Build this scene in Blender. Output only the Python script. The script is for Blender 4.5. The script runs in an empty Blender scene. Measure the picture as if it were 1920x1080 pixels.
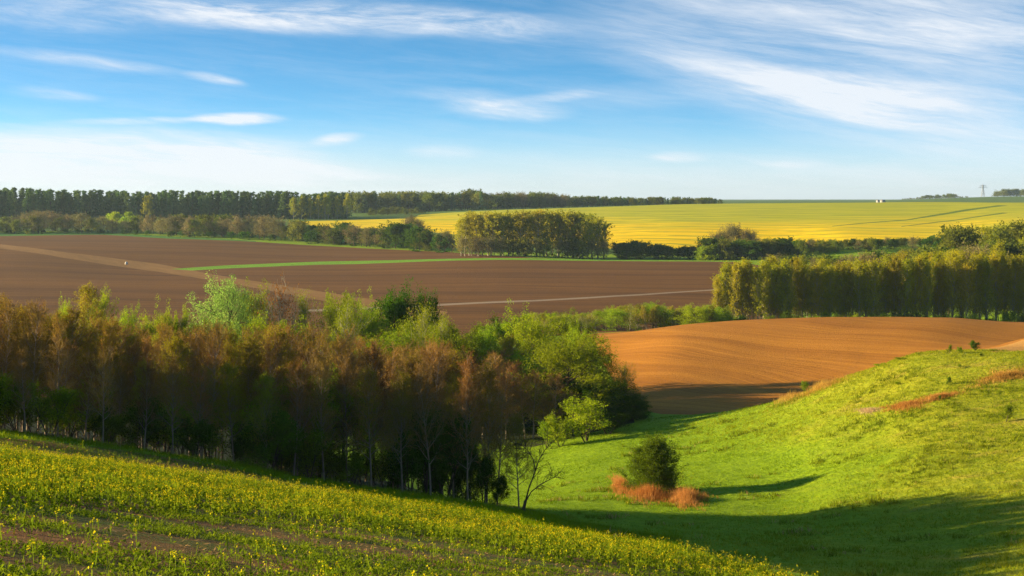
import bpy, math, random
import numpy as np
from mathutils import Vector, Matrix
from mathutils.geometry import delaunay_2d_cdt

R = math.radians
F = 2638.0            # focal length in photo pixels (1920 wide)
HOR = 372.0           # eye level in the photo
SUN_EL, SUN_AZ = 13.0, -84.0      # azimuth clockwise from +Y

# ------------------------------------------------------------------ camera
sc = bpy.context.scene
col = sc.collection
cam_d = bpy.data.cameras.new("camera")
cam = bpy.data.objects.new("camera", cam_d)
col.objects.link(cam)
cam.location = (0, 0, 0)
cam.rotation_euler = (R(90), 0, 0)
cam_d.sensor_width = 36
cam_d.lens = 36 * F / 1920
cam_d.shift_y = -(540 - HOR) / 1920
cam_d.clip_start = 0.1
cam_d.clip_end = 60000
sc.camera = cam

# ------------------------------------------------------------------ render look
sc.view_settings.view_transform = 'Standard'
sc.view_settings.look = 'None'
sc.view_settings.gamma = 1
sc.view_settings.exposure = 1.55
sc.cycles.use_denoising = True
sc.cycles.denoising_prefilter = 'NONE'
sc.cycles.denoising_input_passes = 'RGB_ALBEDO_NORMAL'
sc.cycles.max_bounces = 6
sc.cycles.diffuse_bounces = 4
sc.cycles.transmission_bounces = 4
sc.cycles.transparent_max_bounces = 4
sc.cycles.volume_bounces = 0

# ------------------------------------------------------------------ sun
sd = bpy.data.lights.new("sun", 'SUN')
sd.energy = 5.0
sd.angle = R(0.5)
sd.color = (1.0, 0.80, 0.47)
so = bpy.data.objects.new("sun", sd)
col.objects.link(so)
sdir = Vector((math.sin(R(SUN_AZ)) * math.cos(R(SUN_EL)), math.cos(R(SUN_AZ)) * math.cos(R(SUN_EL)), math.sin(R(SUN_EL))))
so.rotation_euler = sdir.to_track_quat('Z', 'Y').to_euler()

# ------------------------------------------------------------------ node helper
class NB:
    def __init__(s, tree):
        s.t = tree; s.n = tree.nodes; s.l = tree.links
    def new(s, typ, **kw):
        n = s.n.new(typ)
        for k, v in kw.items():
            setattr(n, k, v)
        return n
    def put(s, sock, v):
        if v is None: return
        if hasattr(v, 'links') or isinstance(v, bpy.types.NodeSocket):
            s.l.new(v, sock)
        elif isinstance(v, (tuple, list)) and len(v) == 3 and sock.type == 'RGBA':
            sock.default_value = (*v, 1)
        else:
            sock.default_value = v
    def math(s, op, a, b=None, c=None, clamp=False):
        n = s.new('ShaderNodeMath', operation=op); n.use_clamp = clamp
        for i, v in enumerate((a, b, c)):
            if v is not None: s.put(n.inputs[i], v)
        return n.outputs[0]
    def vmath(s, op, a, b=None):
        n = s.new('ShaderNodeVectorMath', operation=op)
        s.put(n.inputs[0], a)
        if b is not None: s.put(n.inputs[1], b)
        return n.outputs[0] if op not in ('LENGTH', 'DOT_PRODUCT') else n.outputs['Value']
    def noise(s, vec, scale, detail=3, rough=0.55, dist=0.0):
        n = s.new('ShaderNodeTexNoise')
        s.put(n.inputs['Vector'], vec)
        n.inputs['Scale'].default_value = scale; n.inputs['Detail'].default_value = detail
        n.inputs['Roughness'].default_value = rough; n.inputs['Distortion'].default_value = dist
        return n.outputs['Fac']
    def mapping(s, vec, loc=(0, 0, 0), rot=(0, 0, 0), scale=(1, 1, 1), typ='POINT'):
        n = s.new('ShaderNodeMapping', vector_type=typ)
        s.put(n.inputs['Vector'], vec)
        n.inputs['Location'].default_value = loc; n.inputs['Rotation'].default_value = rot; n.inputs['Scale'].default_value = scale
        return n.outputs[0]
    def rng(s, v, a, b, c=0.0, d=1.0, smooth=False):
        n = s.new('ShaderNodeMapRange')
        if smooth: n.interpolation_type = 'SMOOTHSTEP'
        s.put(n.inputs['Value'], v)
        n.inputs['From Min'].default_value = a; n.inputs['From Max'].default_value = b
        n.inputs['To Min'].default_value = c; n.inputs['To Max'].default_value = d
        return n.outputs[0]
    def mix(s, f, a, b, mode='MIX'):
        n = s.new('ShaderNodeMix', data_type='RGBA', blend_type=mode)
        s.put(n.inputs[0], f); s.put(n.inputs[6], a); s.put(n.inputs[7], b)
        return n.outputs[2]
    def comb(s, x, y, z=0.0):
        n = s.new('ShaderNodeCombineXYZ')
        s.put(n.inputs[0], x); s.put(n.inputs[1], y); s.put(n.inputs[2], z)
        return n.outputs[0]
    def sep(s, v):
        n = s.new('ShaderNodeSeparateXYZ'); s.put(n.inputs[0], v)
        return n.outputs

# ------------------------------------------------------------------ world: sky and cirrus
SKY_STRENGTH = 0.085
w = bpy.data.worlds.new("World"); sc.world = w; w.use_nodes = True
w.node_tree.nodes.clear()
nb = NB(w.node_tree)
tc = nb.new('ShaderNodeTexCoord')
g = tc.outputs['Generated']
gx, gy, gz = nb.sep(g)
hor = nb.math('SQRT', nb.math('ADD', nb.math('MULTIPLY', gx, gx), nb.math('MULTIPLY', gy, gy)))
az = nb.math('ARCTAN2', gx, gy)
el = nb.math('ARCTAN2', gz, hor)
# the blue deepens quickly above the horizon
z2 = nb.math('ADD', nb.math('MULTIPLY', nb.math('MAXIMUM', gz, 0.0), 3.2), 0.02)
sky = nb.new('ShaderNodeTexSky', sky_type='NISHITA')
sky.sun_disc = False
sky.sun_elevation = R(SUN_EL); sky.sun_rotation = R(SUN_AZ)
sky.altitude = 200; sky.air_density = 1.0; sky.dust_density = 0.8; sky.ozone_density = 3.0
nb.l.new(nb.vmath('NORMALIZE', nb.comb(gx, gy, z2)), sky.inputs['Vector'])
hs = nb.new('ShaderNodeHueSaturation'); hs.inputs['Saturation'].default_value = 1.24; hs.inputs['Hue'].default_value = 0.49; hs.inputs['Value'].default_value = 1.06
nb.l.new(sky.outputs[0], hs.inputs['Color'])
def pa(px): return math.atan((px - 960) / F)
def pe(py): return math.atan((HOR - py) / F)
sk = nb.comb(az, el, 0.0)
warp = nb.noise(nb.mapping(sk, scale=(9, 26, 1)), 1.0, 3)
wv = nb.math('MULTIPLY', nb.math('SUBTRACT', warp, 0.5), 0.012)
skw = nb.comb(nb.math('ADD', az, wv), nb.math('ADD', el, nb.math('MULTIPLY', wv, 0.7)), 0.0)
def streaks(rot, sx, sy, sd, lo, hi, detail=6, rough=0.62):
    m = nb.mapping(nb.mapping(skw, rot=(0, 0, rot)), loc=(sd, sd * 0.7, 0), scale=(sx, sy, 1))
    return nb.rng(nb.noise(m, 1.0, detail, .68, 0.35), lo, hi, 0, 1, True)
st1 = streaks(R(5), 9, 85, 3.1, 0.34, 0.75)
st2 = streaks(R(11), 5, 48, 8.3, 0.14, 0.86)
st3 = streaks(R(2), 11, 60, 5.7, 0.22, 0.85)
fine = streaks(R(7), 28, 200, 1.3, 0.25, 0.8)
def blob(px, py, rx, ry, rot=0.0, amp=1.0, inner=0.15):
    m = nb.mapping(nb.mapping(skw, loc=(-pa(px), -pe(py), 0)), rot=(0, 0, R(rot)))
    m = nb.mapping(m, scale=(F / rx, F / ry, 1))
    return nb.rng(nb.vmath('LENGTH', m), 1.0, inner, 0, amp, True)
def add(*v):
    r = v[0]
    for q in v[1:]: r = nb.math('ADD', r, q)
    return r
top = nb.math('MULTIPLY', add(blob(560, 35, 560, 42, 1, 1.5), blob(80, 52, 260, 26, 3, .8), blob(880, 45, 330, 44, 5, .7),
                              blob(250, 20, 500, 40, 0, .35)), st3)
rightv = nb.math('MULTIPLY', add(blob(1650, 40, 800, 110, 7, 1.0), blob(1450, 150, 440, 75, 12, 1.2), blob(1750, 235, 500, 100, 8, 1.0),
                                 blob(1250, 60, 300, 40, 8, .5), blob(1800, 130, 420, 110, 8, .55), blob(1250, 185, 330, 40, 2, .4)), st2)
small = nb.math('MULTIPLY', add(blob(445, 225, 105, 15, 0, 1.5), blob(250, 231, 180, 11, -2, .7), blob(630, 262, 60, 14, -6, .9),
                                blob(400, 155, 70, 13, 10, .75), blob(950, 205, 150, 26, 4, 1.0), blob(1272, 293, 70, 14, 0, .8),
                                blob(830, 287, 90, 20, 3, .5), blob(150, 125, 260, 16, 6, .5), blob(100, 185, 110, 16, 4, .45),
                                blob(1040, 183, 120, 14, -4, .45), blob(1480, 310, 90, 10, 0, .4), blob(870, 180, 160, 20, 3, .4)),
                nb.math('MULTIPLY', nb.rng(fine, 0, 1, .35, 1), nb.rng(st2, 0, .8, .35, 1.25)))
bank = nb.math('MULTIPLY', add(blob(210, 312, 560, 88, 1, 1.35, .3), blob(640, 335, 420, 48, 2, .5), blob(1500, 330, 700, 45, 0, .25)), nb.rng(st1, 0, 1, .45, 1.1))
veil = nb.math('MULTIPLY', st1, nb.rng(el, 0.0, 0.05, .26, .12))
ambient_c = nb.math('MULTIPLY', streaks(R(9), 3, 12, 2.2, .5, .8), nb.rng(el, .14, .3, 0, .8))
mask = nb.math('MINIMUM', nb.math('ADD', add(nb.math('MULTIPLY', top, nb.rng(fine, 0, 1, .7, 1)), nb.math('MULTIPLY', rightv, nb.rng(fine, 0, 1, .75, 1)), small, bank, veil), ambient_c), 0.9)
hazeband = nb.rng(el, 0.062, -0.004, 0, 0.85, True)
mask = nb.math('MULTIPLY', mask, nb.rng(el, -0.01, 0.012, .4, 1))
CLOUD = (3.7, 3.85, 4.05)
c1 = nb.mix(hazeband, hs.outputs[0], (2.85, 3.25, 3.65))
c2 = nb.mix(mask, c1, CLOUD)
bg = nb.new('ShaderNodeBackground'); nb.l.new(c2, bg.inputs['Color']); bg.inputs['Strength'].default_value = SKY_STRENGTH
wo = nb.new('ShaderNodeOutputWorld'); nb.l.new(bg.outputs[0], wo.inputs['Surface'])

# ------------------------------------------------------------------ tags
def tag(o, label=None, cat=None, group=None, kind=None):
    if label: o['label'] = label
    if cat: o['category'] = cat
    if group: o['group'] = group
    if kind: o['kind'] = kind
    return o

# ------------------------------------------------------------------ noise for heights
_rs = np.random.RandomState(7)
_lat = _rs.rand(256, 256)
def vnoise(x, y):
    xi = np.floor(x).astype(int); yi = np.floor(y).astype(int)
    fx = x - xi; fy = y - yi
    fx = fx * fx * (3 - 2 * fx); fy = fy * fy * (3 - 2 * fy)
    a = _lat[xi & 255, yi & 255]; b = _lat[(xi + 1) & 255, yi & 255]
    c = _lat[xi & 255, (yi + 1) & 255]; d = _lat[(xi + 1) & 255, (yi + 1) & 255]
    return (a * (1 - fx) + b * fx) * (1 - fy) + (c * (1 - fx) + d * fx) * fy - 0.5

# ------------------------------------------------------------------ the terrain as depth profiles along compass lines
def Y(py): return ('y', py)
TS, TT = 0.205, 0.142     # the near field's slope away and to the right
COLS = {
 -900: [(110, -14.5), (160, -19), (220, -27), (300, -31), (420, -34), (560, -34.5), (900, -30), (1150, -28.5), (1500, -20), (2500, -8), (5000, -10), (9500, -14)],
 -400: [(80, -12.3), (110, -16.5), (160, -21), (220, -29), (300, -33), (420, -35.5), (560, -35.5), (900, -30.5), (1150, -29), (1500, -20.5), (2500, -6), (5000, -8), (9500, -10)],
 0:    [(85, Y(808)), (110, -18), (160, -23.5), (220, -31), (300, -34.5), (420, -36.5), (560, -36), (900, -30.7), (1150, Y(440)), (1500, Y(405)), (2500, Y(378)), (5000, Y(376)), (9500, Y(374))],
 320:  [(90, Y(853)), (115, -20.8), (160, -26), (220, -31.5), (300, -34.7), (420, -36.8), (560, -36.6), (720, Y(505)), (900, Y(467)), (1100, Y(445)), (1300, Y(425)), (1500, Y(406)), (2500, Y(378)), (5000, Y(376)), (9500, Y(374))],
 640:  [(96, Y(908)), (130, -25.3), (160, -28), (220, -32), (300, -35), (420, -37), (560, -37), (780, Y(493)), (1000, Y(462)), (1200, Y(428)), (1500, Y(408)), (2500, Y(380)), (5000, Y(376)), (9500, Y(374))],
 960:  [(100, Y(957)), (120, -26.2), (140, -29.2), (160, -30.4), (180, -30.6), (220, -32), (300, -34.5), (400, -36.2), (560, -36.6), (800, Y(484)), (870, Y(478)), (1050, Y(440)), (1500, Y(394)), (1800, Y(391)), (2500, Y(381)), (5000, Y(376)), (9500, Y(374))],
 1120: [(60, -14.6), (80, -19.3), (95, -22.6), (115, -25.7), (140, -28.2), (160, -29.0), (178, -29.6), (192, -30.2), (210, -31), (250, -32.2), (300, -33), (330, Y(632)), (350, -34), (400, -37), (450, -37.2), (560, -36.6), (780, Y(490)), (860, Y(484)), (920, Y(462)), (1100, Y(427)), (1500, Y(389)), (1800, Y(387)), (2500, Y(380)), (5000, Y(376)), (9500, Y(374))],
 1280: [(55, -13.9), (80, -20.7), (95, -23.4), (115, -26.0), (130, -27.2), (155, -27.9), (180, -28.2), (192, -29.3), (215, -30.2), (260, -29.8), (300, -28.9), (330, Y(609)), (352, -32.3), (400, -38), (450, -38), (560, -36.8), (780, Y(491)), (850, Y(486)), (920, Y(457)), (1100, Y(420)), (1600, Y(383)), (1900, Y(384)), (2500, Y(380)), (5000, Y(376)), (9500, Y(374))],
 1440: [(52, -13.7), (70, -19.2), (85, -22.2), (100, -24.5), (118, -26.4), (130, -26.7), (145, -26.2), (160, -25.4), (175, Y(757)), (192, -28.6), (215, -29.8), (260, -29.0), (300, -27.5), (325, Y(598)), (350, -31), (400, -38), (450, -39), (560, -37), (780, -35.2), (850, Y(484)), (925, Y(457)), (1100, Y(418)), (1600, Y(381)), (1900, Y(383)), (2500, Y(380)), (5000, Y(376)), (9500, Y(374))],
 1600: [(50, -13.6), (62, -17.6), (75, -20.8), (90, -23.2), (105, -24.8), (118, -25.2), (130, -24.6), (142, -23.4), (155, -21.9), (166, Y(703)), (182, -24), (200, -28), (240, -28.3), (280, -26.7), (320, Y(594)), (348, -30.5), (400, -38), (450, -40), (560, -37), (780, -34), (870, Y(458)), (1100, Y(415)), (1600, Y(380)), (1900, Y(382)), (2500, Y(380)), (5000, Y(376)), (9500, Y(374))],
 1760: [(45, -12.5), (60, -17.4), (80, -22.0), (92, -23.4), (106, -24.0), (118, -23.6), (130, -22.4), (146, -20.1), (165, Y(659)), (185, -20.7), (210, -25), (250, -26.4), (290, -25.6), (320, Y(595)), (348, -30.5), (400, -38), (450, -40), (560, -36), (780, -32), (900, Y(448)), (1150, Y(408)), (1600, Y(379)), (1900, Y(381)), (2500, Y(379)), (3600, Y(372)), (5000, Y(374)), (9500, Y(374))],
 1920: [(40, -11.5), (60, -17.4), (80, -21.6), (92, -22.6), (106, -23.0), (118, -22.5), (130, -21.3), (143, -19.4), (157, Y(661)), (185, Y(646)), (215, Y(635)), (250, -25.8), (290, Y(610)), (320, Y(604)), (348, -31), (400, -38), (450, -39), (560, -34), (780, -28), (900, Y(432)), (1150, Y(402)), (1500, Y(380)), (1900, Y(381)), (2500, Y(379)), (3600, Y(368)), (5000, Y(370)), (9500, Y(373))],
 2300: [(40, -11), (60, -16), (85, -20.5), (110, -20.5), (150, -16.5), (200, -15), (260, -20), (320, -25), (400, -34), (450, -35), (560, -30), (780, -22), (900, -17), (1150, -10), (1600, -4), (2500, -4), (3600, 6), (5000, 8), (9500, 0)],
 3200: [(40, -10), (60, -11), (85, -11), (150, -11), (260, -15), (400, -28), (560, -24), (900, -12), (1600, -3), (3600, 8), (5000, 8), (9500, 0)],
}
def pchip(x, y, xq):
    x = np.asarray(x, float); y = np.asarray(y, float)
    h = np.diff(x); s = np.diff(y, axis=0) / (h if y.ndim == 1 else h[:, None])
    m = np.zeros_like(y)
    m[0] = s[0]; m[-1] = s[-1]
    hh = h if y.ndim == 1 else h[:, None]
    w1 = 2 * hh[1:] + hh[:-1]; w2 = hh[1:] + 2 * hh[:-1]
    ok = (s[:-1] * s[1:]) > 0
    den = w1 / np.where(ok, s[:-1], 1) + w2 / np.where(ok, s[1:], 1)
    m[1:-1] = np.where(ok, (w1 + w2) / np.where(den == 0, 1, den), 0)
    i = np.clip(np.searchsorted(x, xq) - 1, 0, len(x) - 2)
    t = (xq - x[i]) / h[i]; hi = h[i]
    if y.ndim > 1: t = t[:, None]; hi = hi[:, None]
    return (y[i] * (1 + 2 * t) * (1 - t) ** 2 + m[i] * hi * t * (1 - t) ** 2 + y[i + 1] * t * t * (3 - 2 * t) + m[i + 1] * hi * t * t * (t - 1))
DMAX = 9500.0
LG = np.linspace(0, math.log(DMAX), 900)
UG = np.linspace(-1.4, 1.4, 900)
cu, tab = [], []
for px in sorted(COLS):
    u = (px - 960) / F
    pts = COLS[px]
    ld, ww = [], []
    wp = TS + TT * u
    first = pts[0][0]
    for dd in (1, 5, 15, 25, 38):
        if dd < first * .9: ld.append(math.log(dd)); ww.append(wp)
    if first > 75: ld.append(math.log(75)); ww.append(wp if px >= 0 else wp * .99)
    for dd, zz in pts:
        v = (zz[1] - HOR) / F if isinstance(zz, tuple) else -zz / dd
        ld.append(math.log(dd)); ww.append(v - 1.7 / dd)
    cu.append(u); tab.append(pchip(ld, ww, LG))
tab = np.array(tab)
cu = np.array([-1.5] + cu + [1.5]); tab = np.vstack([tab[:1], tab, tab[-1:]])
WT = pchip(cu, tab, UG)            # [u, lnd]
def wtab(u, l):
    fu = np.clip((u - UG[0]) / (UG[1] - UG[0]), 0, len(UG) - 1.001); fl = np.clip(l / (LG[1] - LG[0]), 0, len(LG) - 1.001)
    i = fu.astype(int); j = fl.astype(int); a = fu - i; b = fl - j
    return (WT[i, j] * (1 - a) + WT[i + 1, j] * a) * (1 - b) + (WT[i, j + 1] * (1 - a) + WT[i + 1, j + 1] * a) * b
def height(x, y):
    x = np.atleast_1d(np.asarray(x, float)); y = np.maximum(np.atleast_1d(np.asarray(y, float)), 1.0)
    z = -y * wtab(x / y, np.log(y)) - 1.7
    r = np.clip((y - 20) / 60, 0, 1)
    z = z + vnoise(x / 6.0, y / 6.0) * .13 * r + vnoise(x / 1.7 + 50, y / 1.7) * .10 * r * (y < 260)
    z = z + vnoise(x / 45. + 9, y / 45.) * .35 * np.clip((y - 500) / 300, 0, 1)
    return z
def H1(x, y): return float(height(x, y)[0])
def D(px, py, lo=12., hi=9000.):
    """distance at which the terrain is met along the photo ray (px, py)"""
    u = (px - 960) / F; v = (py - HOR) / F
    d = np.exp(np.linspace(math.log(lo), math.log(hi), 1500))
    vv = wtab(np.full_like(d, u), np.log(d)) + 1.7 / d
    k = np.argmax(vv <= v)
    if vv[k] > v: return hi
    return float(d[k])
def XY(px, d): return ((px - 960) / F * d, d)

# ------------------------------------------------------------------ zones of the ground, outlined in (photo column, distance)
def outl(pts):
    out = []
    for p in pts:
        if len(p) == 2: out.append(((p[0] - 960) / F, math.log(p[1])))
        else: out.append(((p[0] - 960) / F, math.log(D(p[0], p[1], p[2][0], p[2][1]))))
    return out
L_, R_ = -2650, 4570
fe = [(0, 822), (213, 843), (427, 876), (640, 921), (850, 965), (1000, 992)]
field_edge = [(L_, 50), (-400, 62)] + [(x, y, (30, 100)) for x, y in fe] + [(1150, 61), (1280, 54), (1440, 49), (1600, 42), (1800, 36), (2100, 30), (R_, 26)]
Z = []
Z.append(('meadow', [(L_, 1.02), (R_, 1.02), (R_, 9300), (L_, 9300)]))
Z.append(('far_grassland', [(L_, 1230), (0, 1230), (640, 1100), (960, 900), (1400, 860), (1920, 860), (R_, 860), (R_, 9300), (L_, 9300)]))
Z.append(('crop_field', [(L_, 1.02), (R_, 1.02)] + field_edge[::-1]))
ofn = [(1085, 352), (1108, 331), (1125, 290), (1150, 245), (1185, 205), (1240, 193), (1300, 187), (1380, 183), (1440, 181), (1520, 178), (1600, 175), (1700, 172), (1790, 169), (1838, 170)]
Z.append(('ploughed_hill', ofn + [(1850, 186), (1960, 222), (2100, 240), (R_, 250), (R_, 378), (1920, 378), (1500, 378), (1250, 378), (1120, 365)]))
Z.append(('stubble_field', [(1838, 170), (1860, 160), (1920, 158.5), (2100, 165), (R_, 170), (R_, 250), (2100, 240), (1960, 222), (1850, 186)]))
bt = [(-400, 440), (0, 441), (190, 438.5), (320, 446), (640, 463), (840, 473), (1000, 483), (1150, 488), (1380, 491)]
bnear = [(L_, 340), (0, 342), (640, 345), (860, 350), (1100, 366), (1250, 379), (1460, 380)]
ZB = bnear + [(1460, 560), (1470, 700), (1380, 775)] + [(x, y, (500, 1300)) for x, y in bt[::-1]] + [(L_, 1150)]
Z.append(('ploughed_plain', ZB))
Z.append(('track', [(x, y, (450, 1300)) for x, y in [(-300, 428), (0, 458), (120, 473), (300, 495), (450, 523), (560, 540), (720, 565), (840, 585)]] + [(x, y, (380, 1300)) for x, y in [(820, 602), (700, 582), (540, 552), (400, 526), (300, 510), (120, 484), (0, 466), (-300, 442)]]))
Z.append(('grass_strip', [(x, y, (450, 1300)) for x, y in [(320, 505), (420, 498), (600, 490.5), (800, 486), (1000, 483.8), (1150, 487)]] + [(x, y, (450, 1300)) for x, y in [(1370, 489.6), (1370, 491), (1280, 490.2), (1150, 489.2), (1000, 487), (800, 490.5), (600, 496), (420, 504), (360, 507.5)]]))
Z.append(('farm_road', [(x, y, (400, 900)) for x, y in [(560, 581), (700, 576), (840, 569), (1000, 562.5), (1200, 551.5), (1330, 543), (1440, 534)]] + [(x, y, (400, 900)) for x, y in [(1440, 536), (1330, 545), (1200, 554), (1000, 565.4), (840, 572.5), (700, 580), (560, 585)]]))
yb = [(545, 418), (620, 427), (760, 430), (860, 440)]
Z.append(('rapeseed_hill', [(x, y, (900, 1600)) for x, y in yb] + [(1000, 960), (1150, 905), (1290, 900), (1600, 885), (1750, 890), (1920, 940), (2400, 960), (R_, 1000), (R_, 1560), (1920, 1600), (1400, 1660), (1300, 1600), (960, 1560), (790, 1520)] + [(770, 410, (900, 1700)), (690, 412, (900, 1700)), (560, 415, (900, 1700))]))
Z.append(('tractor_track', [(x, y, (900, 1700)) for x, y in [(1560, 424), (1700, 411.5), (1800, 394), (1872, 384.6)]] + [(x, y, (900, 1700)) for x, y in [(1890, 385.2), (1810, 396), (1700, 413.4), (1560, 425)]]))
Z.append(('tractor_track', [(x, y, (900, 1700)) for x, y in [(1690, 424), (1790, 412), (1880, 398.5)]] + [(x, y, (900, 1700)) for x, y in [(1890, 399.5), (1790, 413.5), (1690, 425)]]))
Z.append(('grass_margin', [(x, y, (800, 1300)) for x, y in [(-300, 437), (0, 437.5), (170, 435.5), (320, 443), (480, 452)]] + [(x, y, (800, 1300)) for x, y in [(480, 453.5), (320, 447.5), (190, 440), (0, 442.5), (-300, 442)]]))
# ground under the wood
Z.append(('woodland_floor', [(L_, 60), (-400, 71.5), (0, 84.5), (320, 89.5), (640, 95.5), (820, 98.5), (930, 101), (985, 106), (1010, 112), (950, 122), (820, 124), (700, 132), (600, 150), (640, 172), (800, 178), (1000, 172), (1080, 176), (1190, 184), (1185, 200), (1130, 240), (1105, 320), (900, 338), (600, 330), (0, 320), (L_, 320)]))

def densify(poly, step=0.02):
    out = []
    n = len(poly)
    for i in range(n):
        a = poly[i]; b = poly[(i + 1) % n]
        k = max(1, int(math.hypot(b[0] - a[0], (b[1] - a[1]) * .7) / step))
        k = min(k, 60)
        for j in range(k):
            out.append((a[0] + (b[0] - a[0]) * j / k, a[1] + (b[1] - a[1]) * j / k))
    return out
zones = [(n, densify(outl(p))) for n, p in Z]
us = np.concatenate([np.linspace(-1.37, -.46, 16)[:-1], np.linspace(-.46, .46, 190), np.linspace(.46, 1.37, 16)[1:]])
ls = np.concatenate([np.linspace(math.log(1.03), math.log(40), 60)[:-1], np.linspace(math.log(40), math.log(400), 170)[:-1], np.linspace(math.log(400), math.log(9290), 110)])
gu, gl = np.meshgrid(us, ls, indexing='ij')
base = [Vector((float(a), float(b))) for a, b in zip(gu.ravel(), gl.ravel())]
edges = []
for n, p in zones:
    s = len(base)
    base += [Vector(q) for q in p]
    edges += [(s + i, s + (i + 1) % len(p)) for i in range(len(p))]
cv, ce, cf = delaunay_2d_cdt(base, edges, [], 0, 1e-5)[:3]
cv = np.array([(v.x, v.y) for v in cv]); cf = np.array([tuple(f) for f in cf if len(f) == 3])
cen = cv[cf].mean(axis=1)
def inside(pts, poly):
    p = np.array(poly); x, y = pts[:, 0], pts[:, 1]
    r = np.zeros(len(pts), bool)
    for i in range(len(p)):
        x1, y1 = p[i]; x2, y2 = p[i - 1]
        if y1 == y2: continue
        c = ((y1 > y) != (y2 > y)) & (x < (x2 - x1) * (y - y1) / (y2 - y1) + x1)
        r ^= c
    return r
zid = np.zeros(len(cf), int)
for k, (n, p) in enumerate(zones):
    zid[inside(cen, p)] = k
dd = np.exp(cv[:, 1]); wx = cv[:, 0] * dd; wy = dd
wz = height(wx, wy)
W3 = np.stack([wx, wy, wz], 1)

def mesh_np(name, verts, faces, mats, smooth=False, midx=None):
    """faces: array [n,k] of one face size, or a list of such arrays"""
    me = bpy.data.meshes.new(name)
    fl = faces if isinstance(faces, list) else [faces]
    fl = [np.asarray(f, dtype=np.int32) for f in fl if len(f)]
    tot = np.concatenate([np.full(len(f), f.shape[1], np.int32) for f in fl])
    loops = np.concatenate([f.ravel() for f in fl])
    me.vertices.add(len(verts)); me.vertices.foreach_set('co', np.asarray(verts, np.float32).ravel())
    me.loops.add(len(loops)); me.loops.foreach_set('vertex_index', loops)
    me.polygons.add(len(tot))
    me.polygons.foreach_set('loop_start', np.concatenate([[0], np.cumsum(tot)[:-1]]).astype(np.int32))
    me.polygons.foreach_set('loop_total', tot)
    if smooth: me.polygons.foreach_set('use_smooth', np.ones(len(tot), bool))
    for m in (mats if isinstance(mats, list) else [mats]): me.materials.append(m)
    if midx is not None: me.polygons.foreach_set('material_index', np.asarray(midx, np.int32))
    me.update(calc_edges=True); me.validate()
    return me
def obj(name, me, parent=None):
    o = bpy.data.objects.new(name, me); col.objects.link(o)
    if parent: o.parent = parent
    return o

# ------------------------------------------------------------------ ground materials
def new_mat(name):
    m = bpy.data.materials.new(name); m.use_nodes = True; m.node_tree.nodes.clear()
    return m, NB(m.node_tree)
def finish(b, colour, rough=0.9, bump=None, dist=0.1, strength=1.0, spec=0.15):
    p = b.new('ShaderNodeBsdfPrincipled')
    b.put(p.inputs['Base Color'], colour); p.inputs['Roughness'].default_value = rough
    p.inputs['Specular IOR Level'].default_value = spec
    if bump is not None:
        bn = b.new('ShaderNodeBump'); bn.inputs['Distance'].default_value = dist; bn.inputs['Strength'].default_value = strength
        b.put(bn.inputs['Height'], bump); b.l.new(bn.outputs[0], p.inputs['Normal'])
    o = b.new('ShaderNodeOutputMaterial'); b.l.new(p.outputs[0], o.inputs['Surface'])
def pos(b): return b.new('ShaderNodeNewGeometry').outputs['Position']

def grass_mat(name, a, c, dry=(.30, .22, .07), dryness=(.62, .8), bump=.35):
    m, b = new_mat(name); p = pos(b)
    n1 = b.rng(b.noise(p, .06, 4, .6), .35, .65); n2 = b.rng(b.noise(p, .9, 5, .65), .3, .7); n3 = b.noise(p, 6, 3, .7)
    cl = b.mix(n2, a, c)
    cl = b.mix(b.math('MULTIPLY', n1, .5), cl, tuple(q * 1.35 for q in c))
    d = b.rng(b.noise(b.mapping(p, scale=(.18, .5, .3)), 1, 5, .7), dryness[0], dryness[1])
    cl = b.mix(b.math('MULTIPLY', d, .8), cl, dry)
    cl = b.mix(b.rng(n3, .35, .65, .0, .55), cl, tuple(q * .45 for q in a))
    finish(b, cl, .95, b.math('ADD', b.math('MULTIPLY', n2, .6), b.math('MULTIPLY', n3, .4)), bump, 1.0, .1)
    return m
M = {}
# meadow: fresh green in the valley bottom, drier and yellower up the right-hand slope
def meadow_mat():
    m, b = new_mat('meadow_grass'); p = pos(b)
    x, y, z = b.sep(p)
    n1 = b.noise(p, .07, 4, .6); n2 = b.rng(b.noise(b.mapping(p, scale=(.7, 1.1, 1)), 1.0, 6, .68), .3, .7); n3 = b.noise(p, 5, 3, .7)
    up = b.rng(b.math('ADD', z, b.math('MULTIPLY', b.math('SUBTRACT', n1, .5), 9)), -27.0, -20.0, 0, 1, True)
    slope = b.math('MULTIPLY', up, b.rng(x, 8, 22, 0, 1, True))
    low = b.mix(n2, (.15, .25, .004), (.25, .35, .005))
    high = b.mix(n2, (.235, .28, .008), (.40, .37, .016))
    cl = b.mix(slope, low, high)
    d = b.rng(b.noise(b.mapping(p, rot=(0, 0, .5), scale=(.10, .3, .3)), 1, 6, .7), .53, .72)
    cl = b.mix(b.math('MULTIPLY', b.math('MULTIPLY', d, slope), .85), cl, (.42, .26, .06))
    cl = b.mix(b.rng(n3, .5, .7, .0, .5), cl, (.045, .11, .006))
    bm = b.math('ADD', b.math('MULTIPLY', n2, .7), b.math('MULTIPLY', n3, .35))
    finish(b, cl, .95, bm, .28, 1.0, .1)
    return m
M['meadow'] = meadow_mat()
M['far_grassland'] = grass_mat('distant_grass', (.07, .13, .02), (.12, .19, .03))
M['grass_margin'] = grass_mat('margin_grass', (.06, .16, .02), (.09, .22, .03))
M['grass_strip'] = grass_mat('strip_grass', (.14, .30, .015), (.19, .36, .02), dryness=(.8, 1))
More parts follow.
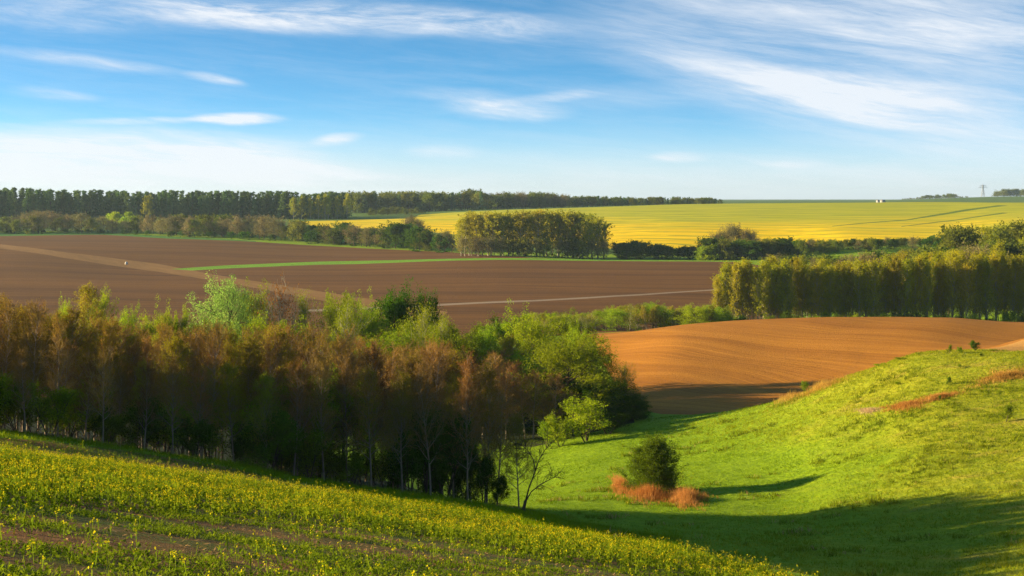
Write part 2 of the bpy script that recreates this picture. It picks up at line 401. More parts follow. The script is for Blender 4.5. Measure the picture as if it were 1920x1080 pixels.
def soil(name, a, c, axis_rot, sx, sy, clod=3.0, green=None, furrow=.14, lo=.40, hi=.60):
    m, b = new_mat(name); p = pos(b)
    dis = b.math('MULTIPLY', b.math('SUBTRACT', b.noise(p, .015, 1), .5), 22)
    x, y, z = b.sep(p)
    pp = b.comb(b.math('ADD', x, dis), b.math('ADD', y, dis), 0.0)
    q = b.mapping(pp, rot=(0, 0, R(axis_rot)))
    fur = b.noise(b.mapping(q, scale=(sx, sy, 1)), 1, 4, .65)
    wide = b.noise(b.mapping(q, scale=(sx * .12, sy * .12, 1)), 1, 4, .6)
    cl_ = b.noise(p, clod, 4, .7)
    f = b.rng(b.math('ADD', b.math('MULTIPLY', fur, .5), b.math('MULTIPLY', wide, .5)), lo, hi)
    cl = b.mix(f, a, c)
    cl = b.mix(b.rng(cl_, .3, .75, .45, 0), cl, tuple(v * .45 for v in a))
    if green:
        gm = b.rng(b.noise(b.mapping(p, scale=(.05, .1, .1)), 1, 6, .7), .62, .72)
        cl = b.mix(b.math('MULTIPLY', gm, .7), cl, green)
    finish(b, cl, .95, b.math('ADD', fur, b.math('MULTIPLY', cl_, .7)), furrow, 1.0, .1)
    return m
M['ploughed_hill'] = soil('ploughed_orange_soil', (.30, .112, .009), (.50, .205, .020), 62, .02, 1.5, 2.6)
M['stubble_field'] = soil('pale_stubble', (.46, .22, .05), (.56, .30, .07), 30, .1, 1.2, 3.0)
M['ploughed_plain'] = soil('ploughed_brown_soil', (.115, .048, .009), (.22, .095, .017), 4, .012, .30, 1.2, furrow=.25)
M['track'] = soil('dry_track_soil', (.24, .12, .03), (.32, .165, .045), 60, .03, .3, 1.0)
M['farm_road'] = soil('pale_road_gravel', (.30, .21, .13), (.36, .26, .17), 0, .05, .5, 1.0)
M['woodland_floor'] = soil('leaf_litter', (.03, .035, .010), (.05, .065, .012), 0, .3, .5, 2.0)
M['tractor_track'] = grass_mat('tractor_track_green', (.10, .16, .012), (.16, .22, .02))
def crop_mat():
    m, b = new_mat('crop_field_soil'); p = pos(b)
    n1 = b.rng(b.noise(b.mapping(p, rot=(0, 0, -.2), scale=(.12, .35, .2)), 1.3, 5, .65), .40, .56)
    n2 = b.noise(p, 4, 5, .7); n3 = b.noise(p, 18, 4, .7)
    so_ = b.mix(b.rng(n2, .35, .65), (.18, .075, .022), (.38, .18, .06))
    gr = b.mix(b.rng(n3, .35, .65), (.05, .085, .010), (.13, .17, .018))
    cl = b.mix(b.math('MULTIPLY', n1, b.rng(n3, .3, .5)), so_, gr)
    finish(b, cl, .95, b.math('ADD', n2, b.math('MULTIPLY', n3, .5)), .16, 1.0, .1)
    return m
M['crop_field'] = crop_mat()
def rape_mat():
    m, b = new_mat('flowering_rapeseed_far'); p = pos(b)
    x, y, z = b.sep(p)
    n1 = b.noise(b.mapping(p, scale=(.0035, .012, .01)), 1, 5, .6)
    top_ = b.rng(b.math('ADD', z, b.math('MULTIPLY', b.math('SUBTRACT', n1, .5), 22)), -26, -13, 0, 1, True)
    rows = b.noise(b.mapping(p, rot=(0, 0, R(24)), scale=(.006, .10, 1)), 1, 3, .6, .4)
    tram = b.rng(b.math('ABSOLUTE', b.math('SUBTRACT', b.math('FRACT', b.math('MULTIPLY', b.math('ADD', b.math('ADD', y, b.math('MULTIPLY', x, .42)), b.math('MULTIPLY', n1, 60)), 1 / 32.)), .5)), .40, .47, 0, 1)
    yel = b.mix(b.rng(rows, .35, .65), (.64, .42, .001), (.88, .59, .002))
    grn = b.mix(b.rng(rows, .35, .65), (.26, .32, .02), (.46, .44, .02))
    cl = b.mix(b.math('MULTIPLY', top_, .85), yel, grn)
    cl = b.mix(b.math('MULTIPLY', tram, .75), cl, (.20, .24, .02))
    finish(b, cl, .95, rows, .4, 1.0, .05)
    return m
M['rapeseed_hill'] = rape_mat()

for k, (n, p) in enumerate(zones):
    f = cf[zid == k]
    if not len(f): print('EMPTY ZONE', n); continue
    ids, inv = np.unique(f, return_inverse=True)
    inv = inv.reshape(f.shape)
    v = W3[ids]
    a = v[inv[:, 0]]; nn = np.cross(v[inv[:, 1]] - a, v[inv[:, 2]] - a)
    flip = nn[:, 2] < 0
    inv[flip] = inv[flip][:, ::-1]
    tag(obj(n, mesh_np(n, v, inv, M[n], True)), kind='structure')

# ------------------------------------------------------------------ leaves, twigs, bark
def leaf_mat(name, dark, light, transl=.4, var=.35, tip=None, nscale=1.1):
    m, b = new_mat(name)
    t = b.new('ShaderNodeTexCoord'); oi = b.new('ShaderNodeObjectInfo')
    off = b.comb(b.math('MULTIPLY', oi.outputs['Random'], 40.0), 0.0, 0.0)
    v = b.vmath('ADD', t.outputs['Object'], off)
    n = b.rng(b.noise(v, nscale, 3, .6), .34, .66); n2 = b.noise(v, 8, 2, .6)
    cl = b.mix(n, dark, light)
    cl = b.mix(b.rng(n2, .35, .65, 0, .5), cl, tuple(q * .5 for q in dark))
    h = b.new('ShaderNodeHueSaturation'); h.inputs['Saturation'].default_value = 1.0
    b.put(h.inputs['Color'], cl)
    b.put(h.inputs['Value'], b.rng(oi.outputs['Random'], 0, 1, 1 - var, 1 + var))
    b.put(h.inputs['Hue'], b.rng(b.math('FRACT', b.math('MULTIPLY', oi.outputs['Random'], 7.3)), 0, 1, .5 - .022, .5 + .018))
    d = b.new('ShaderNodeBsdfDiffuse'); tr = b.new('ShaderNodeBsdfTranslucent')
    b.l.new(h.outputs[0], d.inputs['Color']); b.l.new(h.outputs[0], tr.inputs['Color'])
    mx = b.new('ShaderNodeMixShader'); mx.inputs[0].default_value = transl
    b.l.new(d.outputs[0], mx.inputs[1]); b.l.new(tr.outputs[0], mx.inputs[2])
    o = b.new('ShaderNodeOutputMaterial'); b.l.new(mx.outputs[0], o.inputs['Surface'])
    return m
def bark_mat(name, a, c):
    m, b = new_mat(name)
    t = b.new('ShaderNodeTexCoord')
    n = b.noise(b.mapping(t.outputs['Object'], scale=(6, 6, 1.2)), 1, 4, .7)
    finish(b, b.mix(b.rng(n, .35, .65), a, c), .9, n, .03)
    return m
BK = {
 'dark': bark_mat('dark_bark', (.045, .032, .022), (.10, .072, .05)),
 'brown': bark_mat('brown_bark', (.20, .145, .10), (.38, .29, .20)),
 'pale': bark_mat('pale_bark', (.22, .20, .14), (.42, .38, .28)),
}
LM = {
 'twig_red': leaf_mat('brown_twigs', (.30, .185, .07), (.50, .32, .11), .4, .3),
 'bud_orange': leaf_mat('orange_buds', (.32, .17, .02), (.46, .27, .03), .5, .3, nscale=.5),
 'bud_olive': leaf_mat('olive_buds', (.24, .21, .015), (.38, .33, .02), .5, .3, nscale=.5),
 'bud_green': leaf_mat('yellow_green_buds', (.27, .28, .012), (.46, .44, .02), .5, .25, nscale=.5),
 'green': leaf_mat('green_leaves', (.16, .23, .008), (.30, .38, .012), .5, .25),
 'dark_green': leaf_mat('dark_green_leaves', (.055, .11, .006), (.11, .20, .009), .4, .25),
 'bright': leaf_mat('bright_green_leaves', (.27, .38, .010), (.46, .55, .015), .55, .2),
 'pale': leaf_mat('pale_willow_leaves', (.25, .40, .06), (.42, .58, .12), .55, .12),
 'yellow_green': leaf_mat('yellow_green_leaves', (.30, .33, .012), (.48, .48, .018), .55, .2),
 'poplar': leaf_mat('young_poplar_leaves', (.34, .34, .008), (.56, .52, .012), .55, .18, nscale=.4),
 'olive': leaf_mat('olive_leaves', (.14, .17, .018), (.24, .27, .022), .5, .3),
 'greyish': leaf_mat('grey_brown_twigs', (.20, .17, .065), (.32, .27, .09), .4, .3, nscale=.3),
 'conifer': leaf_mat('pine_needles', (.10, .18, .045), (.20, .30, .06), .35, .35, nscale=.3),
 'orange': leaf_mat('withered_orange_leaves', (.42, .14, .02), (.55, .22, .03), .3, .2),
 'poplar_far': leaf_mat('mid_distance_poplar_leaves', (.30, .31, .012), (.54, .50, .018), .55, .25, nscale=.25),
 'bush': leaf_mat('olive_bush_leaves', (.07, .13, .008), (.15, .23, .012), .45, .2),
}

def unit(v): return v / np.maximum(np.linalg.norm(v, axis=-1, keepdims=True), 1e-9)
def tubes(segs, n=5):
    if not len(segs): return np.zeros((0, 3)), np.zeros((0, 4), int)
    s = np.array(segs, float); p0, p1, r0, r1 = s[:, :3], s[:, 3:6], s[:, 6], s[:, 7]
    d = unit(p1 - p0); ref = np.where(np.abs(d[:, 2:3]) > .9, np.array([[1., 0, 0]]), np.array([[0, 0, 1.]]))
    a = unit(np.cross(d, ref)); b = np.cross(d, a)
    th = np.arange(n) * 2 * np.pi / n
    ring = a[:, None] * np.cos(th)[None, :, None] + b[:, None] * np.sin(th)[None, :, None]
    v = np.concatenate([p0[:, None] + ring * r0[:, None, None], p1[:, None] + ring * r1[:, None, None]], 1)
    k = np.arange(len(s))[:, None] * 2 * n; i = np.arange(n)[None]; j = (i + 1) % n
    f = np.stack([k + i, k + j, k + n + j, k + n + i], -1).reshape(-1, 4)
    return v.reshape(-1, 3), f
def leafs(c, size, rs, nrm=None, asp=.55, var=.4):
    n = len(c)
    r = unit(rs.normal(size=(n, 3)))
    if nrm is not None: r = unit(r * .75 + nrm)
    t = unit(np.cross(r, unit(rs.normal(size=(n, 3))))); b = np.cross(r, t)
    s = size * (1 + var * (rs.rand(n) * 2 - 1))
    L = t * s[:, None] * .5; Wd = b * s[:, None] * .5 * asp
    v = np.stack([c - L, c + Wd - L * .1, c + L, c - Wd - L * .1], 1)
    return v.reshape(-1, 3), (np.arange(n)[:, None] * 4 + np.arange(4)[None])
def join(parts):
    V, Fs, Mi, o = [], [], [], 0
    for v, f, m in parts:
        if not len(v): continue
        V.append(v); Fs.append(f + o); Mi.append(np.full(len(f), m)); o += len(v)
    return np.concatenate(V), np.concatenate(Fs), np.concatenate(Mi)

def walk(rs, p, d, L, r0, r1, n, wig, up, segs):
    pts = [np.array(p)]; d = unit(np.array(d, float))
    for i in range(n):
        d = unit(d + rs.normal(size=3) * wig + np.array([0, 0, up]))
        q = pts[-1] + d * L / n
        a = r0 + (r1 - r0) * i / n; b = r0 + (r1 - r0) * (i + 1) / n
        segs.append((*pts[-1], *q, a, b)); pts.append(q)
    return np.array(pts), d
def along(pts, t):
    k = t * (len(pts) - 1); i = min(int(k), len(pts) - 2); f = k - i
    return pts[i] * (1 - f) + pts[i + 1] * f, unit(pts[i + 1] - pts[i])
def side(rs, d, ang):
    d = unit(d); r = unit(np.cross(d, rs.normal(size=3)))
    return d * math.cos(ang) + r * math.sin(ang)

def skeleton(seed, H=12., r=.14, t0=.25, n1=26, ang=(65, 30), blen=(.30, .10), up=.08, n2=6, l2=.45, n3=5, l3=.5, wig=.08, stems=1, spread=.15, dome=0):
    rs = np.random.RandomState(seed)
    bark, twig, tips = [], [], []
    for s in range(stems):
        a = rs.rand() * 6.283
        d0 = np.array([math.cos(a) * spread * (stems > 1), math.sin(a) * spread * (stems > 1), 1.])
        hh = H * (1 if s == 0 else .7 + .28 * rs.rand())
        base = np.array([math.cos(a), math.sin(a), 0]) * (.02 * H * (stems > 1)) + np.array([0, 0, -.25])
        tr, _ = walk(rs, base, d0, hh * (.82 if dome else 1), r, r * .12, 10, wig * .35, .03, bark)
        for k in range(int(n1 / stems) if stems > 1 else n1):
            t = t0 + (1 - t0) * ((k + rs.rand()) / (n1 / stems if stems > 1 else n1)) ** .9
            t = min(t, .985)
            q, dq = along(tr, t)
            tt = (t - t0) / (1 - t0)
            aa = R(ang[0] + (ang[1] - ang[0]) * tt) * (.8 + .4 * rs.rand())
            L = H * (blen[0] * (1 - tt ** dome) ** .5 + blen[1] if dome else blen[0] + (blen[1] - blen[0]) * tt) * (.7 + .6 * rs.rand())
            az_ = k * 2.4 + rs.rand()
            d = np.array([math.cos(az_) * math.sin(aa), math.sin(az_) * math.sin(aa), math.cos(aa)])
            b1, _ = walk(rs, q, d, L, r * (.42 - .25 * tt), r * .07, 5, wig * 1.6, up, bark)
            for j in range(n2):
                q2, d2 = along(b1, min(.25 + .75 * (j + rs.rand()) / n2, .99))
                L2 = L * l2 * (.6 + .7 * rs.rand())
                b2, _ = walk(rs, q2, side(rs, d2, R(30 + 25 * rs.rand())), L2, r * .09, r * .04, 3, wig * 2, up, bark if n3 else twig)
                for i in range(n3):
                    q3, d3 = along(b2, min(.2 + .8 * (i + rs.rand()) / n3, .99))
                    b3, _ = walk(rs, q3, side(rs, d3, R(25 + 25 * rs.rand())), L2 * l3 * (.6 + .8 * rs.rand()), r * .045, r * .02, 2, wig * 2, up, twig)
                    tips += [b3[1], b3[2]]
                if not n3: tips += [b2[1], b2[2], b2[3]]
    return rs, bark, twig, np.array(tips)

def proto(kind, bark, crown, mb, mc):
    """meshes of one kind: (trunk mesh, crown mesh)"""
    tv, tf = tubes(bark, 5)
    hmax = max(crown[0][:, 2].max(), 0.1)
    return dict(kind=kind, trunk=mesh_np(kind + '_trunk', tv, tf, mb, True), crown=mesh_np(kind + '_crown', crown[0], crown[1], mc, False, crown[2]), H=float(np.percentile(crown[0][:, 2], 99.7)),
                W=float(np.percentile(np.hypot(crown[0][:, 0], crown[0][:, 1]), 97) * 2))
def bare(seed, leafm, bud=.075, nb_=3, **kw):
    rs, bk, tw, tp = skeleton(seed, **kw)
    tv, tf = tubes([(*s[:6], max(s[6], .019), max(s[7], .014)) for s in tw], 3)
    c = np.repeat(tp, nb_, 0) + rs.normal(size=(len(tp) * nb_, 3)) * .11
    lv, lf = leafs(c, bud, rs, None, .7)
    return proto('bare_tree', bk, join([(tv, tf, 0), (lv, lf, 1)]), BK['brown'], [LM['twig_red'], leafm])
def leafy(kind, seed, mat, size=.16, per=40, cl=.5, mb='dark', droop=0., keep=1.0, asp=.55, squash=.8, **kw):
    rs, bk, tw, tp = skeleton(seed, **kw)
    if keep < 1: tp = tp[rs.rand(len(tp)) < keep]
    n = len(tp) * per
    dirs = unit(rs.normal(size=(n, 3)))
    rad = cl * (.35 + .75 * rs.rand(n) ** .5) * np.repeat(.6 + .8 * rs.rand(len(tp)), per)
    off = dirs * rad[:, None]; off[:, 2] *= squash
    if droop: off[:, 2] -= droop * rs.rand(n) ** 2
    c = np.repeat(tp, per, 0) + off
    c[:, 2] = np.maximum(c[:, 2], .05 + .2 * rs.rand(n))
    lv, lf = leafs(c, size, rs, dirs * .9, asp)
    tv, tf = tubes([(*s[:6], max(s[6], .012), max(s[7], .01)) for s in tw], 3)
    ms = [LM[mat] if isinstance(mat, str) else mat, BK[mb]]
    return proto(kind, bk, join([(lv, lf, 0), (tv, tf, 1)]), BK[mb], ms)

P = {}
kb = dict(H=12., r=.13, t0=.26, n1=28, ang=(58, 28), blen=(.24, .12), up=.10, n2=7, l2=.5, n3=5, l3=.55)
P['bare_red'] = [bare(s, LM['bud_orange'], .07, 3, **kb) for s in (1, 2, 3)]
P['bare_olive'] = [bare(s, LM['bud_olive'], .09, 5, **kb) for s in (4, 5)]
P['bare_green'] = [bare(s, LM['bud_green'], .10, 7, **kb) for s in (6, 7)]
dm = dict(n1=42, ang=(105, 40), blen=(.25, .17), n2=6, l2=.5, n3=0, dome=3.0, up=.0)
P['willow_pale'] = [leafy('willow', 11, 'pale', .19, 40, .8, H=14, r=.35, t0=.34, **dm)]
P['bright_tree'] = [leafy('leafy_tree', s, 'bright', .21, 34, .75, H=13, r=.3, t0=.25, **dm) for s in (12, 13)]
P['green_tree'] = [leafy('leafy_tree', s, 'green', .21, 36, .75, H=13, r=.3, t0=.25, **dm) for s in (14, 15)]
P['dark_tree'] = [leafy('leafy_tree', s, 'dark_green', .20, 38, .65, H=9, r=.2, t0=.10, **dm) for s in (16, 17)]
P['yellow_tree'] = [leafy('leafy_tree', s, 'yellow_green', .15, 14, .6, mb='pale', H=12, r=.2, t0=.12, n1=34, ang=(60, 16), blen=(.22, .14), n2=6, l2=.5, n3=0, up=.15, dome=2.5) for s in (18, 19)]
P['dead_tree'] = [leafy('dead_tree', 21, 'orange', .2, 5, .3, mb='pale', keep=.45, H=11, r=.26, t0=.15, n1=28, ang=(70, 20), blen=(.26, .16), n2=6, l2=.55, n3=4, l3=.5, wig=.12, dome=2.5)]
P['shrub_dark'] = [leafy('shrub', s, 'dark_green', .13, 22, .35, H=3.6, r=.06, t0=.06, n1=26, ang=(70, 20), blen=(.5, .2), n2=5, l2=.6, n3=0, stems=3, spread=.35) for s in (31, 32, 33)]
P['shrub_green'] = [leafy('shrub', s, 'green', .12, 14, .3, H=3.4, r=.05, t0=.06, n1=24, ang=(60, 18), blen=(.5, .2), n2=5, l2=.6, n3=0, stems=3, spread=.4, up=.15) for s in (34, 35)]
P['shrub_bright'] = [leafy('shrub', s, 'bright', .12, 14, .3, H=3.4, r=.05, t0=.06, n1=24, ang=(60, 18), blen=(.5, .2), n2=5, l2=.6, n3=0, stems=3, spread=.4, up=.15) for s in (36, 37)]
P['lone_bush'] = [leafy('bush', 41, 'bush', .12, 42, .36, H=5.2, r=.09, t0=.05, n1=80, ang=(105, 15), blen=(.32, .20), n2=8, l2=.42, n3=0, up=.02, dome=2.6)]
P['poplar'] = [leafy('poplar', s, 'poplar', .26, 8, .45, mb='pale', H=20, r=.2, t0=.12, n1=50, ang=(40, 16), blen=(.13, .09), n2=6, l2=.5, n3=0, up=.12, asp=.8, dome=3) for s in (51, 52, 53)]
far = dict(n1=24, n2=4, n3=0, l2=.6)
P['far_poplar'] = [leafy('poplar', s, 'poplar_far', .55, 9, .8, mb='pale', H=24, r=.3, t0=.06, ang=(42, 16), blen=(.16, .10), asp=.8, dome=3, **far) for s in (61, 62, 63)]
P['far_round'] = [leafy('rounded_tree', s, 'olive', .6, 14, 1.1, H=13, r=.25, t0=.05, ang=(88, 20), blen=(.32, .16), asp=.8, dome=2.3, **far) for s in (71, 72)]
P['far_grey'] = [leafy('twiggy_tree', s, 'greyish', .42, 13, 1.1, H=13, r=.25, t0=.05, ang=(80, 20), blen=(.30, .16), asp=.6, dome=2.3, **far) for s in (73, 74)]
P['far_dark'] = [leafy('dark_tree', s, 'dark_green', .55, 16, 1.0, H=10, r=.2, t0=.03, ang=(88, 20), blen=(.34, .18), asp=.8, dome=2.3, **far) for s in (75, 76)]
P['far_bright'] = [leafy('bright_tree', 77, 'bright', .55, 14, 1.0, H=10, r=.2, t0=.03, ang=(88, 20), blen=(.34, .18), asp=.8, dome=2.3, **far)]
P['far_birch'] = [leafy('birch', 78, 'yellow_green', .5, 10, .9, mb='pale', H=20, r=.25, t0=.1, ang=(50, 15), blen=(.15, .10), asp=.8, dome=3, **far)]
P['conifer'] = [leafy('conifer', s, 'conifer', .8, 10, 1.0, H=28, r=.3, t0=.05, n1=34, ang=(85, 50), blen=(.13, .05), n2=3, n3=0, up=.0, asp=.6) for s in (81, 82, 83)]
print('protos', {k: [len(q['crown'].polygons) for q in v] for k, v in P.items()})

rnd = random.Random(5)
NAMES = {'bare_tree': 'bare_tree'}
COUNT = {}
def plant(kind, x, y, h, label, group=None, wf=1.0, cat='tree', var=None, dz=0.0, name=None, rz=None):
    """one tree or bush: an Empty at its foot with trunk and crown"""
    pr = P[kind][rnd.randrange(len(P[kind])) if var is None else var]
    z = H1(x, y) + dz
    r = bpy.data.objects.new(name or pr['kind'], None); col.objects.link(r)
    r.empty_display_size = .5
    s = h / pr['H']
    r.location = (x, y, z); r.rotation_euler = (0, 0, rnd.random() * 6.283 if rz is None else rz)
    r.scale = (s * wf, s * wf, s)
    tag(r, label, cat, group)
    for nm in ('trunk', 'crown'):
        c = bpy.data.objects.new(nm, pr[nm]); col.objects.link(c); c.parent = r
    COUNT[kind] = COUNT.get(kind, 0) + 1
    return r
def top_h(px, py, d, x=None, y=None):
    """tree height so that its top stands at photo row py"""
    X, Yy = XY(px, d)
    return -(py - HOR) / F * d - H1(X, Yy)
def ip(x, pts):
    return float(np.interp(x, [p[0] for p in pts], [p[1] for p in pts]))

# ------------------------------------------------------------------ the front wood
TOP = [(-600, 545), (0, 548), (100, 562), (170, 590), (250, 598), (400, 600), (560, 606), (700, 612), (820, 622), (880, 645), (940, 665), (985, 705), (1010, 760)]
EDGE = [(-900, 64), (-400, 72), (0, 85), (320, 90), (640, 96), (820, 99), (930, 100)]
BACK = [(-900, 112), (0, 119), (350, 121), (500, 120), (600, 119), (700, 117), (820, 114), (930, 110), (990, 109)]
wood = []
d = 64.5
while d < 166:
    px = -420
    while px < 985:
        q = px + rnd.uniform(-14, 14); e = d + rnd.uniform(-1.6, 1.6)
        if e > ip(q, EDGE) and e < ip(q, BACK): wood.append((q, e))
        px += 2.05 * F / d * rnd.uniform(.8, 1.25)
    d += 3.9
for q, e in wood:
    x, y = XY(q, e)
    front = e < ip(q, EDGE) + 6
    t = ip(q, TOP) + rnd.uniform(0, 45) + (rnd.uniform(10, 70) if front else 0)
    h = max(4.5, min(top_h(q, t, e), 13.8))
    gch = rnd.random()
    pg = ip(q, [(0, .04), (200, .26), (480, .28), (620, .12), (1000, .05)])
    if gch < pg * .5: k = 'bare_green'
    elif gch < pg + .20: k = 'bare_olive'
    else: k = 'bare_red'
    lab = {'bare_red': 'slender bare tree with reddish brown twigs in the dense wood behind the flower field',
           'bare_olive': 'slender tree with olive brown buds in the dense wood behind the flower field',
           'bare_green': 'slender tree with yellow green young leaves in the dense wood behind the flower field'}[k]
    plant(k, x, y, h, lab, {'bare_red': 'reddish bare trees of the front wood', 'bare_olive': 'olive budding trees of the front wood', 'bare_green': 'yellow green budding trees of the front wood'}[k], wf=rnd.uniform(.75, 1.05))
# a few reddish trees that stand between the front wood and the tall green tree
for q, t, e in [(1000, 690, 178), (965, 675, 182), (930, 655, 188), (880, 650, 190), (1035, 700, 176), (905, 690, 172), (850, 640, 184), (985, 700, 170), (1050, 720, 181), (820, 645, 178), (760, 640, 185), (700, 640, 180), (950, 700, 168), (640, 640, 184), (870, 690, 170), (800, 690, 171), (740, 690, 175), (1020, 740, 172), (920, 660, 178), (1075, 735, 179)]:
    x, y = XY(q, e)
    e = max(e, 179) + 4 * (e > 179)
    x, y = XY(q, e)
    plant('bare_red', x, y, max(4, top_h(q, t, e)), 'reddish bare tree behind the bright meadow in the valley', 'reddish bare trees beyond the meadow', wf=1.5)
# undergrowth along the wood's edge
sh = []
for i in range(44):
    q = -200 + i * 26 + rnd.uniform(-12, 12)
    if q > 760: break
    sh.append((q, ip(q, EDGE) + rnd.uniform(.5, 7), rnd.uniform(2.0, 4.2)))
for q, e, h in sh:
    x, y = XY(q, e)
    k = rnd.choice(['shrub_dark', 'shrub_green', 'shrub_green'])
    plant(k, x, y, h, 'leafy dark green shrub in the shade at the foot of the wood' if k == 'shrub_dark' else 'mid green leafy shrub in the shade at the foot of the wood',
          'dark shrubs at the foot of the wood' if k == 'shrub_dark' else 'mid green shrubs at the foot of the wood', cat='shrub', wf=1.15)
for q, e, t in [(770, 100.5, 800), (800, 101, 775), (835, 101.5, 765), (870, 103.5, 830), (905, 102.5, 850), (935, 101.5, 890), (745, 103, 830), (850, 104, 800), (820, 105, 770)]:
    x, y = XY(q, e)
    plant('shrub_dark', x, y, max(2.0, top_h(q, t, e)), 'tall dark green shrub among bare trunks at the right end of the wood', 'tall dark shrubs at the right end of the wood', cat='shrub', wf=.75)
for q, e, t in [(560, 101, 700), (600, 102, 690), (640, 103, 720), (520, 100, 735)]:
    x, y = XY(q, e)
    plant('green_tree', x, y, max(3.0, top_h(q, t, e)), 'shaded green leafy tree standing inside the brown wood', 'shaded green trees inside the wood', wf=.8)

# ------------------------------------------------------------------ green trees behind the wood
def mid(kind, px, ptop, width, d, label, group=None, name=None, dz=0.0, var=None):
    x, y = XY(px, d)
    h = top_h(px, ptop, d)
    r = plant(kind, x, y, h, label, group, name=name, var=var)
    pr = [p for p in P[kind] if p['trunk'] == r.children[0].data] if False else None
    W0 = P[kind][var or 0]['W']
    r.scale[0] = r.scale[1] = 1.42 * width / F * d / W0
    return r
mid('willow_pale', 425, 520, 130, 215, 'large rounded pale green willow rising above the brown wood', var=0, name='willow')
mid('green_tree', 478, 532, 80, 222, 'green leafy tree between the pale willow and the dead tree', var=0)
mid('dead_tree', 518, 523, 75, 212, 'half dead tree with pale branches and withered orange leaves', var=0, name='dead_tree')
mid('yellow_tree', 572, 545, 55, 214, 'small yellow green tree just right of the dead orange tree', var=0)
mid('green_tree', 640, 548, 80, 222, 'green tree with a low crown beside the farm road end', var=1)
mid('dark_tree', 735, 538, 95, 226, 'dark green dense tree, tallest of the crowns left of the road', var=0)
mid('dark_tree', 800, 548, 75, 224, 'dark green tree at the right end of the dark clump', var=1)
mid('bright_tree', 695, 556, 70, 214, 'bright green tree in front of the dark green dense tree', var=0)
mid('yellow_tree', 655, 562, 70, 204, 'golden green tree with fine twigs before the low green tree', var=1)
mid('yellow_tree', 790, 568, 70, 200, 'pale yellow green tree with upswept twigs before the dark clump', var=0)
mid('yellow_tree', 832, 590, 60, 196, 'low yellow green tree sloping down right of the upswept one', var=1)
mid('bare_green', 183, 532, 68, 205, 'rounded grey green tree standing above the left part of the wood', var=0)
mid('bright_tree', 180, 545, 60, 210, 'olive green round crown poking out above the brown twigs at left', var=1)
mid('bright_tree', 122, 562, 34, 200, 'small bright green crown near the left end of the wood', var=1)
mid('bright_tree', 290, 570, 72, 200, 'bright green flat topped tree left of the pale willow', var=0)
mid('bright_tree', 335, 578, 50, 198, 'bright green low tree between flat topped tree and willow', var=1)
mid('bright_tree', 235, 578, 60, 190, 'yellowish green crown in the middle of the brown tree tops', var=1)
mid('bright_tree', 950, 575, 110, 222, 'bright green spreading tree at the edge of the brown plain', var=0)
mid('bright_tree', 1000, 590, 110, 205, 'light green tree in front of the spreading bright tree', var=1)
mid('bright_tree', 905, 610, 70, 215, 'small bright green tree left of the spreading tree', var=1)
mid('green_tree', 1065, 585, 90, 228, 'mid green tree where the orange field begins', var=0)
mid('bright_tree', 1085, 600, 50, 210, 'small light green tree touching the tip of the orange field', var=0)
mid('green_tree', 1060, 628, 150, 184, 'large deep green tree with a broad crown beside the orange field', var=1)
mid('green_tree', 1120, 640, 80, 188, 'green tree leaning out over the orange field', var=0)
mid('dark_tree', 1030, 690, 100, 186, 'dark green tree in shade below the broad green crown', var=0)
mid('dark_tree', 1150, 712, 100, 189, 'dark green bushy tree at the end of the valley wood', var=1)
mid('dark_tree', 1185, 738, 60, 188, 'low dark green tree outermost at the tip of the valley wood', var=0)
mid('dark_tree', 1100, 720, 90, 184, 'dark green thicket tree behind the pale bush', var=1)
mid('yellow_tree', 1175, 680, 44, 193, 'small yellow green tree lit by the sun before the orange field', var=0)
mid('shrub_bright', 1100, 745, 78, 171, 'bright green bush on the far edge of the meadow', name='bush', var=0)
mid('shrub_bright', 1052, 775, 40, 170, 'smaller bright green bush left of the other bright bush', name='bush', var=1)
mid('shrub_green', 1025, 782, 34, 171, 'small green bush at the left end of the pair of bright bushes', name='bush', var=0)
mid('shrub_dark', 1140, 765, 60, 175, 'dark green shrub right behind the bright meadow bush', name='shrub', var=0)
# trees filling the valley behind the wood
FT = [(-300, 560), (0, 575), (200, 590), (400, 590), (600, 585), (800, 600), (880, 620), (1000, 625), (1090, 640)]
for i in range(60):
    q = rnd.uniform(-260, 1060); e = rnd.uniform(190, 215)
    t = ip(q, FT) + rnd.uniform(0, 50)
    x, y = XY(q, e)
    k = rnd.choice(['bare_red', 'bare_olive', 'bare_red', 'bare_green'] if q < 130 else ['bare_green', 'bare_olive', 'bright_tree', 'green_tree', 'bare_red'])
    plant(k, x, y, max(4, top_h(q, t, e)), {'bare_red': 'reddish brown bare tree half hidden behind the brown tree tops', 'bare_green': 'yellow green budding tree half hidden behind the brown tree tops', 'bare_olive': 'olive brown budding tree half hidden behind the brown tree tops',
        'bright_tree': 'bright green leafy tree half hidden behind the brown tree tops', 'green_tree': 'deep green leafy tree half hidden behind the brown tree tops'}[k],
        {'bare_red': 'reddish brown trees behind the wood', 'bare_green': 'yellow green trees behind the wood', 'bare_olive': 'olive trees behind the wood', 'bright_tree': 'bright trees behind the wood', 'green_tree': 'deep green trees behind the wood'}[k], wf=1.0)
